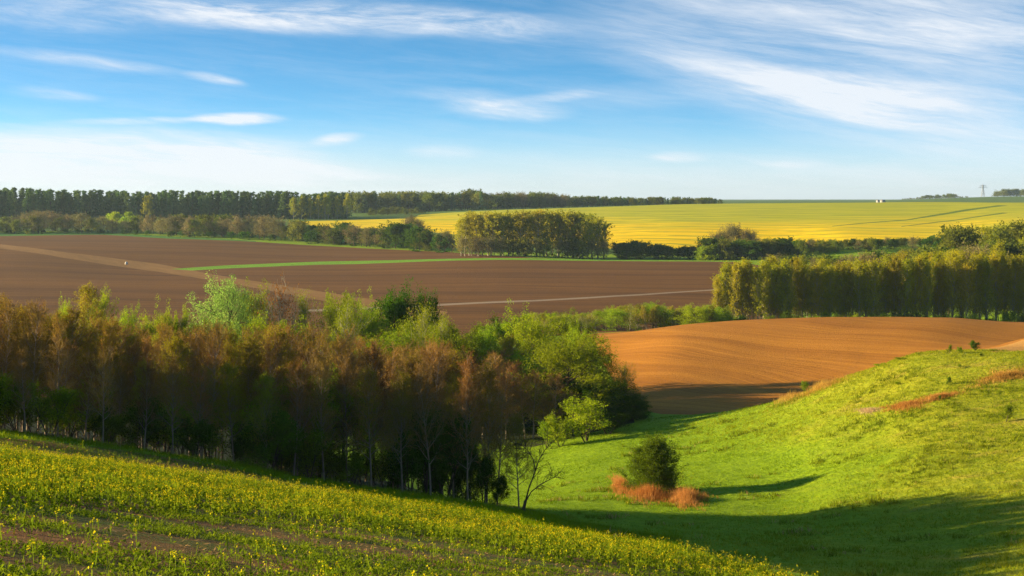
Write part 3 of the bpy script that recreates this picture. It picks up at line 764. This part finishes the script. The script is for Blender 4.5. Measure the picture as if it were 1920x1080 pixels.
# shrub row along the far side of the orange hill
for i in range(60):
    q = 1000 + i * 6 + rnd.uniform(-5, 5); e = rnd.uniform(385, 410)
    t = ip(q, [(1000, 590), (1080, 592), (1130, 577), (1200, 570), (1330, 572)]) + rnd.uniform(-3, 12)
    x, y = XY(q, e)
    k = rnd.choice(['yellow_tree', 'bright_tree', 'bare_green', 'yellow_tree'])
    plant(k, x, y, max(4, top_h(q, t, e)), {'yellow_tree': 'airy yellow green tree in the low row beyond the orange hill', 'bright_tree': 'leafy bright green tree in the low row beyond the orange hill', 'bare_green': 'thin budding tree in the low row beyond the orange hill'}[k],
          {'yellow_tree': 'yellow green trees of the low row', 'bright_tree': 'bright trees of the low row', 'bare_green': 'thin trees of the low row'}[k], wf=1.5)

# ------------------------------------------------------------------ poplar row on the right
PT = [(1335, 570), (1345, 515), (1370, 492), (1450, 488), (1550, 490), (1600, 492), (1700, 480), (1850, 478), (1950, 480), (2150, 470)]
for row, (e0, dq) in enumerate([(415, 13), (424, 17), (434, 22)]):
    q = 1340 + row * 9
    while q < 2150:
        e = e0 + rnd.uniform(-3, 3) + max(0, (q - 1340)) * .01
        x, y = XY(q, e)
        t = ip(q, PT) + rnd.uniform(-9, 16)
        plant('poplar', x, y, top_h(q, t, e), 'tall slender poplar with yellow green young leaves in the row behind the orange hill', 'poplars of the row behind the orange hill', wf=rnd.uniform(.7, 1.0))
        q += dq * rnd.uniform(.75, 1.3)

for i in range(54):
    q = 1335 + i * 12 + rnd.uniform(-5, 5); x, y = XY(q, 407 + rnd.uniform(-3, 3) + max(0, q - 1340) * .01)
    k = rnd.choice(['shrub_green', 'shrub_dark', 'shrub_bright'])
    plant(k, x, y, rnd.uniform(3, 6), {'shrub_green': 'mid green undergrowth shrub below the poplar row', 'shrub_dark': 'dark undergrowth shrub below the poplar row', 'shrub_bright': 'bright green undergrowth shrub below the poplar row'}[k],
          {'shrub_green': 'mid green shrubs below the poplars', 'shrub_dark': 'dark shrubs below the poplars', 'shrub_bright': 'bright shrubs below the poplars'}[k], cat='shrub', wf=1.3)
# ------------------------------------------------------------------ trees across the middle distance
def row(n, x0, x1, dlo, dhi, tops, kinds, where, cat='tree', wf=(1., 1.4), jit=(-2, 8)):
    for i in range(n):
        q = x0 + (x1 - x0) * (i + rnd.random()) / n
        e = rnd.uniform(dlo, dhi) if not callable(dlo) else dlo(q) + rnd.uniform(0, dhi)
        k = rnd.choice(kinds)
        x, y = XY(q, e)
        h = max(3.5, top_h(q, ip(q, tops) + rnd.uniform(*jit), e))
        look = {'far_poplar': 'tall upright poplar', 'far_round': 'rounded olive green tree', 'far_grey': 'grey brown twiggy tree', 'far_dark': 'low dark green tree', 'far_bright': 'bright green leafy tree', 'far_birch': 'tall yellow green birch', 'conifer': 'tall dark green conifer'}[k]
        gl = {'far_poplar': 'poplars', 'far_round': 'rounded olive trees', 'far_grey': 'grey brown trees', 'far_dark': 'low dark trees', 'far_bright': 'bright trees', 'far_birch': 'birches', 'conifer': 'conifers'}[k]
        plant(k, x, y, h, look + ' ' + where, gl + ' ' + where, wf=rnd.uniform(*wf), cat=cat)
row(44, 1440, 1900, 560, 740, [(1440, 478), (1600, 474), (1700, 466), (1900, 450)], ['far_round', 'far_grey', 'far_dark', 'far_round'], 'between the hedge and the poplar row', wf=(1., 1.4), jit=(-3, 10))
# big poplar clump
row(34, 858, 1138, 842, 862, [(850, 410), (870, 398), (950, 394), (1080, 394), (1120, 400), (1148, 425)], ['far_poplar'], 'in the clump beyond the brown plain', wf=(.9, 1.25))
row(16, 860, 1145, 834, 840, [(860, 440), (1150, 445)], ['far_grey', 'far_round', 'far_grey'], 'at the foot of the poplar clump')
row(12, 1155, 1300, 838, 850, [(1155, 450), (1200, 452), (1225, 458), (1250, 458), (1300, 455)], ['far_dark'], 'between poplar clump and hedge', wf=(1.2, 1.6))
row(3, 1308, 1350, 824, 830, [(1300, 457), (1350, 455)], ['far_bright'], 'at the left end of the hedge', wf=(1., 1.3))
row(60, 1320, 1790, 822, 852, [(1320, 446), (1400, 448), (1500, 446), (1650, 446), (1790, 440)], ['far_round', 'far_grey', 'far_round', 'far_dark'], 'in the hedge below the yellow hill', wf=(1.1, 1.5))
row(9, 1330, 1420, 856, 870, [(1330, 435), (1375, 418), (1420, 434)], ['far_grey'], 'above the left part of the hedge', wf=(.8, 1.))
row(20, 1760, 2150, 620, 700, [(1760, 424), (1850, 420), (1920, 410), (2100, 395)], ['far_poplar', 'far_round', 'far_poplar'], 'on the slope above the poplar row', wf=(1., 1.3))
row(26, 1700, 2150, 520, 600, [(1700, 478), (1800, 462), (1920, 445), (2100, 420)], ['far_poplar', 'far_grey', 'far_round'], 'just behind the right end of the poplar row', wf=(1., 1.3))
# hedge left of clump
ed = lambda q: ip(q, [(-400, 1165), (0, 1165), (200, 1175), (320, 1110), (640, 1012), (840, 900), (1000, 830)])
row(34, 560, 850, ed, 30, [(560, 425), (640, 422), (700, 420), (760, 424), (850, 432)], ['far_dark', 'far_round', 'far_grey', 'far_dark'], 'in the hedge at the far edge of the brown plain', wf=(1.1, 1.5), jit=(-6, 10))
row(5, 760, 790, 1010, 1040, [(760, 408), (775, 402), (790, 412)], ['far_grey'], 'taller than the hedge before the yellow field', wf=(1., 1.2))
row(80, -150, 560, ed, 60, [(-150, 396), (0, 402), (80, 394), (160, 396), (200, 405), (300, 398), (420, 402), (500, 405), (560, 412)], ['far_grey', 'far_round', 'far_grey', 'far_grey'], 'along the left far edge of the brown plain', wf=(1.1, 1.6), jit=(-3, 14))
row(6, 205, 265, 1250, 1300, [(200, 398), (240, 398), (265, 405)], ['far_bright'], 'glowing between the grey brown trees', wf=(1., 1.2))
row(24, -150, 520, ed, 4, [(-150, 430), (520, 436)], ['far_dark'], 'low at the foot of the grey brown trees', wf=(1.3, 1.8), jit=(-3, 4))
# conifer forest
row(170, -260, 650, 1440, 1465, [(-260, 352), (0, 353), (100, 357), (300, 359), (520, 360), (650, 361)], ['conifer'], 'in the front ranks of the forest on the horizon', wf=(1.0, 1.6), jit=(-2.5, 12))
row(100, -200, 655, 1475, 1530, [(-260, 350), (0, 352), (100, 356), (300, 358), (520, 359), (650, 360)], ['conifer'], 'in the rear ranks of the forest on the horizon', wf=(1.2, 1.7), jit=(-1, 5))
row(2, 268, 282, 1432, 1436, [(268, 360), (282, 360)], ['far_birch'], 'glowing yellow before the conifer forest', wf=(.8, .9))
row(9, 535, 652, 1428, 1438, [(535, 364), (650, 362)], ['far_birch'], 'at the right end of the conifer forest', wf=(.7, .9))
# far forest centre
row(70, 640, 935, 1680, 1760, [(640, 360), (700, 359), (860, 360), (885, 353), (915, 362), (935, 366)], ['far_round', 'conifer', 'far_round'], 'in the wood behind the yellow hill', wf=(1.1, 1.5), jit=(-1, 5))
row(24, 690, 800, 1560, 1600, [(690, 392), (760, 386), (800, 395)], ['far_round'], 'standing before the wood behind the yellow hill', wf=(1., 1.5))
row(56, 925, 1060, 1690, 1740, [(925, 360), (960, 360), (1010, 359), (1050, 364)], ['far_grey', 'far_round'], 'in the rounded grove behind the yellow hill', wf=(1.0, 1.4), jit=(-1, 8))
row(84, 1050, 1350, 1720, 1760, [(1050, 367), (1200, 369), (1350, 370)], ['conifer', 'far_round'], 'in the thin belt behind the yellow hill', wf=(1.4, 2.0), jit=(-1, 4))
row(34, 1690, 1815, 3450, 3560, [(1690, 374), (1730, 367), (1790, 363), (1815, 371)], ['far_round'], 'on the hazy hill at the horizon', wf=(1.4, 2.2), jit=(-1, 3))
row(34, 1860, 2050, 3650, 3800, [(1860, 362), (1890, 352), (1920, 355), (2050, 350)], ['far_round'], 'on the hazy hilltop near the pylon', wf=(1.4, 2.2), jit=(-1, 4))

# ------------------------------------------------------------------ single trees and bushes in the open
x, y = XY(1225, 131)
r = plant('lone_bush', x, y, top_h(1225, 820, 131), 'round olive green bush standing alone in dry grass on the meadow', None, cat='bush', name='bush', rz=.6)
r.scale[0] = r.scale[1] = (102 / F * 131) / P['lone_bush'][0]['W']
def bare_lean():
    rs = np.random.RandomState(91); bk, tw, tips = [], [], []
    k = 100 / F
    def pt(px, py, dy=0): return np.array([(px - 980) * k, dy, (962 - py) * k])
    def poly(pts, r0, r1):
        pts = [np.array(p) for p in pts]
        n = len(pts) - 1
        for i in range(n): bk.append((*pts[i], *pts[i + 1], r0 + (r1 - r0) * i / n, r0 + (r1 - r0) * (i + 1) / n))
        return np.array(pts)
    poly([pt(980, 975), pt(983, 950), pt(986, 938)], .13, .10)
    poly([pt(972, 972), pt(982, 950), pt(984, 940)], .09, .07)
    a = poly([pt(986, 938), pt(992, 915, .1), pt(1002, 890, .2), pt(1010, 865, .2), pt(1022, 845, .3), pt(1034, 832, .3)], 0.065, .015)
    b = poly([pt(986, 940), pt(996, 922, -.1), pt(1012, 908, -.2), pt(1030, 898, -.3), pt(1046, 890, -.3)], .05, .015)
    c = poly([pt(1004, 884, .2), pt(1000, 862, .1), pt(990, 845, 0), pt(975, 832, 0)], .045, .015)
    for br, n in ((a, 15), (b, 12), (c, 12)):
        for j in range(n):
            q, dq = along(br, min(.3 + .7 * (j + rs.rand()) / n, .99))
            b2, _ = walk(rs, q, side(rs, dq, R(45)), .55 + .8 * rs.rand(), .022, .010, 4, .18, .03, tw)
            for i in range(5):
                q3, d3 = along(b2, .2 + .78 * rs.rand())
                b3, _ = walk(rs, q3, side(rs, d3, R(40)), .25 + .3 * rs.rand(), .010, .006, 2, .2, 0, tw)
                tips.append(b3[2]); tips.append(b3[1])
    tips = np.array(tips)
    lv, lf = leafs(np.repeat(tips, 2, 0) + rs.normal(size=(len(tips) * 2, 3)) * .06, .06, rs)
    tv, tf = tubes(tw, 3)
    return proto('leaning_tree', bk, join([(tv, tf, 0), (lv, lf, 1)]), BK['dark'], [BK['dark'], LM['bud_olive']])
P['leaning_tree'] = [bare_lean()]
x, y = XY(980, 100)
plant('leaning_tree', x, y, P['leaning_tree'][0]['H'], 'small forked bare tree leaning right at the corner of the wood', rz=0)
for (q, e, pt_, wd, k, lab) in [
    (1828, 163, 638, 20, 'shrub_dark', 'small dark round bush on the crest of the grassy hill'),
    (1800, 161, 649, 16, 'shrub_green', 'small green bush just left of the dark round bush on the crest'),
    (1779, 162, 645, 12, 'shrub_dead', 'tiny reddish dry bush on the crest of the grassy hill'),
    (1690, 163, 676, 24, 'shrub_bright', 'low green bush where the hill edge meets the orange field'),
    (1648, 165, 688, 26, 'shrub_bright', 'flat spreading green bush lower on the hill edge'),
    (1515, 171, 714, 26, 'shrub_green', 'olive bush between the patches of tall orange grass'),
    (1779, 148, 706, 11, 'shrub_dark', 'tiny dark bush alone on the upper hillside'),
    (1802, 153, 682, 12, 'shrub_green', 'tiny green bush on the hillside below the crest bushes'),
    (1684, 153, 715, 12, 'shrub_green', 'tiny green tuft bush on the middle of the hillside'),
    (1885, 133, 755, 28, 'shrub_green', 'flat dark green bush low on the hill near the right edge'),
    (1760, 143, 740, 9, 'shrub_green', 'tiny green bush beside the orange grass band'),
    (1840, 157, 684, 9, 'shrub_dark', 'tiny dark bush right of the upper hillside')]:
    x, y = XY(q, e)
    kk = 'shrub_green' if k == 'shrub_dead' else k
    h = max(.35, top_h(q, pt_, e))
    if h > 2.2: h = 1.3
    r = plant(kk, x, y, h, lab, cat='bush', name='bush', var=0)
    r.scale[0] = r.scale[1] = wd / F * e / P[kk][0]['W']
    if k == 'shrub_dead': r.children[1].name = 'crown'

# ------------------------------------------------------------------ field and meadow plants that nobody could count
rs = np.random.RandomState(17)
def ground(u, d):
    x = u * d
    return np.stack([x, d, height(x, d)], 1)
def scatter(n, dlo, dhi, u0, u1):
    u = u0 + (u1 - u0) * rs.rand(n); d = np.sqrt(dlo ** 2 + (dhi ** 2 - dlo ** 2) * rs.rand(n))
    return u, d
def dline(pts, lo, hi):
    xs = [p[0] for p in pts]; ds = [D(p[0], p[1], lo, hi) if p[1] > 200 else p[1] for p in pts]
    return lambda u: np.interp(u * F + 960, xs, ds)
b_hi = dline([(-400, 50), (0, 853), (213, 870), (427, 903), (640, 935), (853, 968), (1000, 997), (1150, 57), (1280, 51), (1440, 46), (1600, 39), (2100, 28)], 20, 90)
b_lo = dline([(-400, 24), (0, 952), (213, 957), (350, 965), (500, 972), (640, 985), (850, 1020), (1000, 1050), (1100, 36), (1300, 36), (1500, 34), (2100, 22)], 14, 60)
f_ed = dline([(-400, 62)] + [(x, y) for x, y in fe] + [(1150, 61), (1280, 54), (1440, 49), (1600, 42), (1800, 36), (2100, 30)], 30, 100)
def blades(base, h, w_, n, spread=.05, lean=.35):
    m = len(base) * n
    b = np.repeat(base, n, 0); hh = np.repeat(h, n) * (.6 + .6 * rs.rand(m))
    b = b + np.stack([rs.normal(size=m) * spread, rs.normal(size=m) * spread, np.zeros(m) - .02], 1)
    a = rs.rand(m) * 6.283; sd_ = np.stack([np.cos(a), np.sin(a), np.zeros(m)], 1) * (w_ * (.7 + .6 * rs.rand(m)))[:, None] * .5
    ld = np.stack([rs.normal(size=m) * lean, rs.normal(size=m) * lean, np.ones(m)], 1) * hh[:, None]
    v = np.stack([b - sd_, b + sd_, b + ld * .55 + sd_ * .8, b + ld], 1)
    return v.reshape(-1, 3), np.arange(m)[:, None] * 4 + np.arange(4)[None]
def rape(base, h, nl=5, heads=2, fl=5, fs=.040, leaf=.11):
    m = len(base)
    lean = rs.normal(size=(m, 2)) * .10
    top = base + np.stack([lean[:, 0] * h, lean[:, 1] * h, h], 1)
    a = rs.rand(m) * 6.283; sd_ = np.stack([np.cos(a), np.sin(a), np.zeros(m)], 1) * .006
    st = np.stack([base - sd_ * 1.6, base + sd_ * 1.6, top + sd_, top - sd_], 1).reshape(-1, 3)
    sf = np.arange(m)[:, None] * 4 + np.arange(4)[None]
    t = rs.rand(m * nl) ** 1.3 * .85
    c = np.repeat(base, nl, 0) * (1 - t)[:, None] + np.repeat(top, nl, 0) * t[:, None] + rs.normal(size=(m * nl, 3)) * np.array([.06, .06, .02])
    lv, lf = leafs(c, leaf * 1.0, rs, np.array([[0, 0, .3]]), .42)
    hc = np.repeat(top, heads, 0) + rs.normal(size=(m * heads, 3)) * np.array([.06, .06, .05]) * (heads > 1)
    pc = np.repeat(hc, fl, 0) + rs.normal(size=(m * heads * fl, 3)) * np.array([.020, .020, .024])
    pv, pf = leafs(pc, fs, rs, np.array([[0, 0, .5]]), .9)
    return (st, sf, 0), (lv, lf, 0), (pv, pf, 1)
G_leaf = leaf_mat('crop_leaves', (.11, .20, .008), (.22, .32, .012), .45, 0, nscale=.6)
G_fl = leaf_mat('yellow_blossoms', (.66, .60, .010), (.82, .76, .015), .4, 0, nscale=.6)
G_grass = leaf_mat('grass_blades', (.165, .25, .004), (.285, .36, .006), .5, 0, nscale=.25)
G_hill = leaf_mat('hill_grass_blades', (.24, .285, .008), (.42, .385, .022), .5, 0, nscale=.12)
G_dry = leaf_mat('dry_grass_stalks', (.48, .23, .045), (.68, .40, .10), .35, 0, nscale=.5)
G_pale = leaf_mat('pale_dry_grass', (.55, .42, .18), (.68, .55, .28), .35, 0, nscale=.5)
G_straw = leaf_mat('straw', (.34, .19, .07), (.52, .34, .14), .3, 0)
# dense flowering band
u, d = scatter(24000, 20, 78, -.5, .5)
k = (d > b_lo(u)) & (d < b_hi(u)); u, d = u[k], d[k]
g0 = ground(u, d); hh = .40 * (.7 + .5 * rs.rand(len(u))) * (1 + .8 * vnoise(g0[:, 0] / 2.5, g0[:, 1] / 4.))
q_ = rs.rand(len(g0)) < .8
v, f, mi = join(list(rape(g0[q_], hh[q_], 11, 2, 3, .028, .105)) + list(rape(g0[~q_], hh[~q_] * .9, 14, 1, 1, .02, .11)))
tag(obj('flowering_rapeseed', mesh_np('flowering_rapeseed', v, f, [G_leaf, G_fl], False, mi)), 'dense band of knee high yellow flowering rapeseed across the near slope', 'rapeseed crop', kind='stuff')
# sparse weeds and flowers nearest the camera, bare soil between
u, d = scatter(52000, 9, 48, -.5, .5)
k = d < b_lo(u) + .5; u, d = u[k], d[k]
g0 = ground(u, d)
pch = vnoise(g0[:, 0] / 2.6 + 3, g0[:, 1] / 1.5) + .6 * vnoise(g0[:, 0] / .9, g0[:, 1] / .7)
keep = pch + .14 * rs.normal(size=len(u)) > .04
bl = blades(g0[keep], .06 + .08 * rs.rand(keep.sum()), .016, 4, .06, .6)
c = g0[keep] + np.array([0, 0, .05]); c = np.repeat(c, 3, 0) + rs.normal(size=(len(c) * 3, 3)) * np.array([.07, .07, .02])
lv = leafs(c, .062, rs, np.array([[0, 0, .8]]), .5)
v, f, mi = join([(bl[0], bl[1], 0), (lv[0], lv[1], 0)])
tag(obj('field_weeds', mesh_np('field_weeds', v, f, [G_leaf], False, mi)), 'low green weeds with bare brown soil between them nearest the camera', 'weeds', kind='stuff')
sel = (rs.rand(len(u)) < .035 * (1 + 1.6 * np.clip(vnoise(g0[:, 0] / 3. + 7, g0[:, 1] / 2.), -.5, .5))) & (pch > -.35)
v, f, mi = join(list(rape(g0[sel], .12 + .20 * rs.rand(sel.sum()), 4, 1, 6, .028, .07)))
tag(obj('scattered_flowers', mesh_np('scattered_flowers', v, f, [G_leaf, G_fl], False, mi)), 'scattered yellow flowers among the weeds nearest the camera', 'flowers', kind='stuff')
sel = rs.rand(len(u)) < .25
c = g0[sel] + np.array([0, 0, .02]); lv = leafs(c, .12, rs, np.array([[0, 0, 1.2]]), .2)
tag(obj('straw_litter', mesh_np('straw_litter', lv[0], lv[1], G_straw)), 'pale bits of straw lying on the bare soil', 'straw', kind='stuff')
# thin stubble strip beyond the flowers
u, d = scatter(46000, 42, 92, -.5, .5)
k = (d >= b_hi(u) - 1) & (d < f_ed(u)); u, d = u[k], d[k]
g0 = ground(u, d); edge_d = (f_ed(u) - d)
k = rs.rand(len(u)) < np.where(edge_d < 5, .9, .40); g1 = g0[k]
bl = blades(g1, .12 + .12 * rs.rand(len(g1)), .03, 3, .08, .6)
k2 = rs.rand(len(u)) < .03
rp = rape(g0[k2], .3 + .2 * rs.rand(k2.sum()), 3, 1, 4, .05, .1)
k3 = rs.rand(len(u)) < .35
st = leafs(g0[k3] + np.array([0, 0, .05]), .18, rs, np.array([[0, 0, .6]]), .2)
v, f, mi = join([(bl[0], bl[1], 0), *rp, (st[0], st[1], 2)])
tag(obj('stubble', mesh_np('stubble', v, f, [G_leaf, G_fl, G_straw], False, mi)), 'thin brownish strip of stubble and young growth above the flowers', 'stubble', kind='stuff')
# grassy verge before the wood
u, d = scatter(40000, 48, 116, -.5, .12)
k = (d > f_ed(u)) & (d < np.interp(u * F + 960, [p[0] for p in EDGE] + [985, 1300], [p[1] for p in EDGE] + [106, 100])); u, d = u[k], d[k]
g0 = ground(u, d)
bl = blades(g0, (.16 + .2 * rs.rand(len(u))) * (1 + 1.2 * vnoise(g0[:, 0] / 2, g0[:, 1] / 2)), .035, 4, .09, .4)
tag(obj('verge_grass', mesh_np('verge_grass', bl[0], bl[1], G_grass)), 'rough green grass on the shaded verge below the wood', 'grass', kind='stuff')
# meadow and hillside
u, d = scatter(90000, 56, 188, -.03, .5)
px_ = u * F + 960
k = (d > f_ed(u)) & (d < np.interp(px_, [1000, 1180, 1240, 1300, 1380, 1440, 1600, 1790, 1838, 1920], [178, 182, 190, 186, 182, 180, 174, 168, 169, 158])) & ~((px_ < 985) & (d < 112))
u, d = u[k], d[k]; g0 = ground(u, d)
hf = np.clip((g0[:, 2] + 27 + 5 * vnoise(g0[:, 0] / 14, g0[:, 1] / 14)) / 6, 0, 1) * np.clip((g0[:, 0] - 8) / 12, 0, 1)
hi_ = rs.rand(len(u)) < hf
tf_ = np.clip(vnoise(g0[:, 0] / 3.3 + 20, g0[:, 1] / 2.2) * 1.2 + vnoise(g0[:, 0] / 1.1 + 20, g0[:, 1] / .9) * .8 + .45, .1, 2)
hh = np.where(hi_, .12 + .20 * tf_, .05 + .10 * tf_)
b1 = blades(g0[~hi_], hh[~hi_], .05, 3, .12, .5); b2 = blades(g0[hi_], hh[hi_], .05, 4, .12, .5)
v, f, mi = join([(b1[0], b1[1], 0), (b2[0], b2[1], 1)])
tag(obj('meadow_grass_tufts', mesh_np('meadow_grass_tufts', v, f, [G_grass, G_hill], False, mi)), 'tufted grass covering the sunlit meadow and hillside', 'grass', kind='stuff')
# coarser tussocks and weeds over the slope
u, d = scatter(16000, 60, 180, .0, .5)
g0 = ground(u, d)
cl_ = vnoise(g0[:, 0] / 7 + 31, g0[:, 1] / 3.5) + .7 * vnoise(g0[:, 0] / 2.1 + 5, g0[:, 1] / 1.3)
k = (d > f_ed(u) + 3) & (d < np.interp(u * F + 960, [1000, 1180, 1240, 1300, 1380, 1440, 1600, 1790, 1838, 1920], [176, 180, 188, 184, 180, 178, 172, 166, 166, 156])) & (cl_ > .34) & (u * F + 960 > 1010)
g0 = g0[k]
bl = blades(g0, .22 + .28 * rs.rand(len(g0)), .06, 9, .16, .5)
k = rs.rand(len(g0)) < .3
b2 = blades(g0[k] + np.array([.8, .5, 0]), .2 + .25 * rs.rand(k.sum()), .05, 7, .18, .5)
v, f, mi = join([(bl[0], bl[1], 0), (b2[0], b2[1], 1)])
tag(obj('meadow_tussocks', mesh_np('meadow_tussocks', v, f, [leaf_mat('tussock_blades', (.12, .19, .008), (.22, .29, .012), .4, 0), leaf_mat('dead_blades', (.40, .29, .09), (.55, .42, .16), .3, 0)], False, mi)), 'darker tussocks and dead stems dotted over the meadow and hillside', 'grass', kind='stuff')
def patch(n, ells, h, mat, name, label, w_=.035):
    P_ = []
    for (cx, cy, rx, ry, rot, wt) in ells:
        m = int(n * wt); a = rs.rand(m) * 6.283; q = np.abs(rs.normal(size=m)) * .52
        f_ = np.clip(1.15 - q * .75, .3, 1)
        q = q * (1 + .3 * np.sin(a * 3 + cx) + .2 * np.sin(a * 7 + cy))
        ex, ey = q * np.cos(a) * rx, q * np.sin(a) * ry; t_ = R(rot)
        P_ += list(zip(cx + ex * math.cos(t_) + ey * math.sin(t_), cy - ex * math.sin(t_) + ey * math.cos(t_), f_))
    pts = []
    for a, b, f_ in P_:
        uu = (a - 960) / F; dd_ = D(a, b, 70, 185)
        if dd_ < 184: pts.append((uu, dd_, f_))
    pts = np.array(pts); g = ground(pts[:, 0], pts[:, 1])
    bl = blades(g, h * pts[:, 2] * (.4 + .9 * rs.rand(len(g))), w_, 4, .14, .26)
    tag(obj(name, mesh_np(name, bl[0], bl[1], mat)), label, 'dry grass', kind='stuff')
patch(2400, [(1285, 938, 42, 15, 0, .4), (1165, 915, 24, 14, -35, .25), (1215, 932, 60, 12, -4, .35)], 1.0, G_dry, 'dry_grass', 'tall orange dry grass around the foot of the lone bush')
patch(1800, [(1478, 745, 40, 11, 14, .5), (1540, 727, 66, 8, 22, .5)], .8, G_dry, 'dry_grass', 'tall orange dry grass along the edge between hill and ploughed field')
patch(2200, [(1700, 762, 56, 11, 10, .6), (1760, 746, 55, 8, 14, .4)], .42, G_dry, 'dry_grass', 'orange dry grass band across the middle of the hillside')
patch(2200, [(1885, 706, 75, 14, 10, 1.)], .42, G_dry, 'dry_grass', 'orange dry grass band high on the hillside at the right edge')
patch(700, [(1630, 771, 30, 6, 4, 1.)], .3, G_pale, 'dry_grass', 'small pale straw coloured grass patch on the hillside')

# ------------------------------------------------------------------ distant built things
def box(cx, cy, cz, sx, sy, sz):
    v = np.array([(cx + a * sx / 2, cy + b * sy / 2, cz + c_ * sz / 2) for a in (-1, 1) for b in (-1, 1) for c_ in (-1, 1)])
    return v, np.array([(0, 1, 3, 2), (4, 6, 7, 5), (0, 4, 5, 1), (2, 3, 7, 6), (0, 2, 6, 4), (1, 5, 7, 3)])
def flat_mat(name, c, rough=.7):
    m, b = new_mat(name); p = pos(b)
    finish(b, b.mix(b.noise(p, .8, 3), tuple(q * .85 for q in c), c), rough)
    return m
steel = flat_mat('galvanised_steel', (.34, .36, .38)); white = flat_mat('whitewashed_wall', (.34, .34, .33)); rf = flat_mat('grey_roof', (.30, .28, .27)); stone = flat_mat('pale_stone', (.55, .50, .42))
x, y = XY(1843, 3580); z = H1(x, y)
r = bpy.data.objects.new('pylon', None); col.objects.link(r); r.location = (x, y, z)
tag(r, 'faint grey lattice power pylon standing on the hazy horizon hill', 'pylon')
Hp = top_h(1843, 346, 3580); S = []
lev = [0, .3, .55, .75, .88, 1.0]; wd = [4.2, 2.8, 1.9, 1.3, 1.1, .5]
cr = lambda i: [np.array([sx * wd[i], sy * wd[i], lev[i] * Hp]) for sx, sy in ((-1, -1), (1, -1), (1, 1), (-1, 1))]
for i in range(5):
    a, b = cr(i), cr(i + 1)
    for j in range(4):
        S.append((*a[j], *b[j], .32, .3)); S.append((*a[j], *b[(j + 1) % 4], .2, .2)); S.append((*a[(j + 1) % 4], *b[j], .2, .2)); S.append((*b[j], *b[(j + 1) % 4], .2, .2))
tv, tf = tubes(S, 4)
obj('lattice_mast', mesh_np('lattice_mast', tv, tf, steel), r)
for zz, ln in ((.76, 11), (.89, 8)):
    S = []
    for sx in (-1, 1):
        for sy in (-1, 1): S.append((sx * 1.1, sy * 1.1, zz * Hp, sx * ln, 0, zz * Hp + .4, .3, .25))
        S.append((sx * 1.1, 0, (zz + .06) * Hp, sx * ln, 0, zz * Hp + .4, .3, .25))
        S.append((sx * ln * .97, 0, zz * Hp + .4, sx * ln * .97, 0, zz * Hp - 2.4, .22, .22))
    tv, tf = tubes(S, 4); obj('cross_arm', mesh_np('cross_arm', tv, tf, steel), r)
for px_, e, W_, Hh, lab in ((1655, 2350, 6.5, 4.6, 'tiny white farm building beyond the crest of the yellow hill'), (1646, 2420, 3.5, 3.4, 'tiniest white shed left of the white farm building beyond the hill')):
    x, y = XY(px_, e); z = max(H1(x, y), -(378.5 - HOR) / F * e - .6)
    z = H1(x, y)
    r = bpy.data.objects.new('farm_building' if W_ > 6 else 'farm_shed', None); col.objects.link(r); r.location = (x, y, z); r.rotation_euler = (0, 0, .3)
    tag(r, lab, 'building')
    hh = Hh + 6.0 - 0
    hh = -(377.0 - HOR) / F * e - z
    v, f = box(0, 0, hh / 2 - .5, W_, 6, hh + 1)
    obj('wall', mesh_np('wall', v, f, white), r)
    v = np.array([(a * (W_ / 2 + .4), b, c_) for a in (-1, 1) for b, c_ in ((-3.5, hh - .1), (0, hh + 2.2), (3.5, hh - .1))])
    obj('roof', mesh_np('roof', v, [np.array([(0, 1, 4, 3), (1, 2, 5, 4), (0, 3, 5, 2)]), np.array([(0, 2, 1), (3, 4, 5)])], rf), r)
dd_ = D(237, 496, 500, 1200); x, y = XY(237, dd_)
rr = np.random.RandomState(3); th = np.linspace(0, 2 * np.pi, 9)[:-1]
v = np.concatenate([np.stack([np.cos(th) * q * (1 + .2 * rr.rand(8)), np.sin(th) * q * (1 + .2 * rr.rand(8)), np.full(8, h_)], 1) for q, h_ in ((.75, -.2), (.8, .5), (.62, 1.1), (.3, 1.5))])
f = np.array([(k * 8 + i, k * 8 + (i + 1) % 8, k * 8 + 8 + (i + 1) % 8, k * 8 + 8 + i) for k in range(3) for i in range(8)])
st = obj('boundary_stone', mesh_np('boundary_stone', v, [f, np.array([[24 + i for i in range(8)]])], stone)); st.location = (x, y, H1(x, y))
tag(st, 'small pale stone standing beside the tan track on the brown plain', 'stone')

# ------------------------------------------------------------------ the air
zb = float(wz.min()) - 1.0; zt = 62.0
v, f = box(0, 4700, (zb + zt) / 2, 27200, 10000, zt - zb)
hm = bpy.data.materials.new('haze_air'); hm.use_nodes = True; hm.node_tree.nodes.clear(); b = NB(hm.node_tree)
pv = b.new('ShaderNodeVolumePrincipled'); pv.inputs['Color'].default_value = (.62, .82, 1, 1); pv.inputs['Density'].default_value = .000045; pv.inputs['Anisotropy'].default_value = .2
o_ = b.new('ShaderNodeOutputMaterial'); b.l.new(pv.outputs[0], o_.inputs['Volume'])
tag(obj('haze', mesh_np('haze', v, f, hm)), 'thin pale blue haze over the distance', 'haze', kind='stuff')

print('trees', sum(COUNT.values()), COUNT)
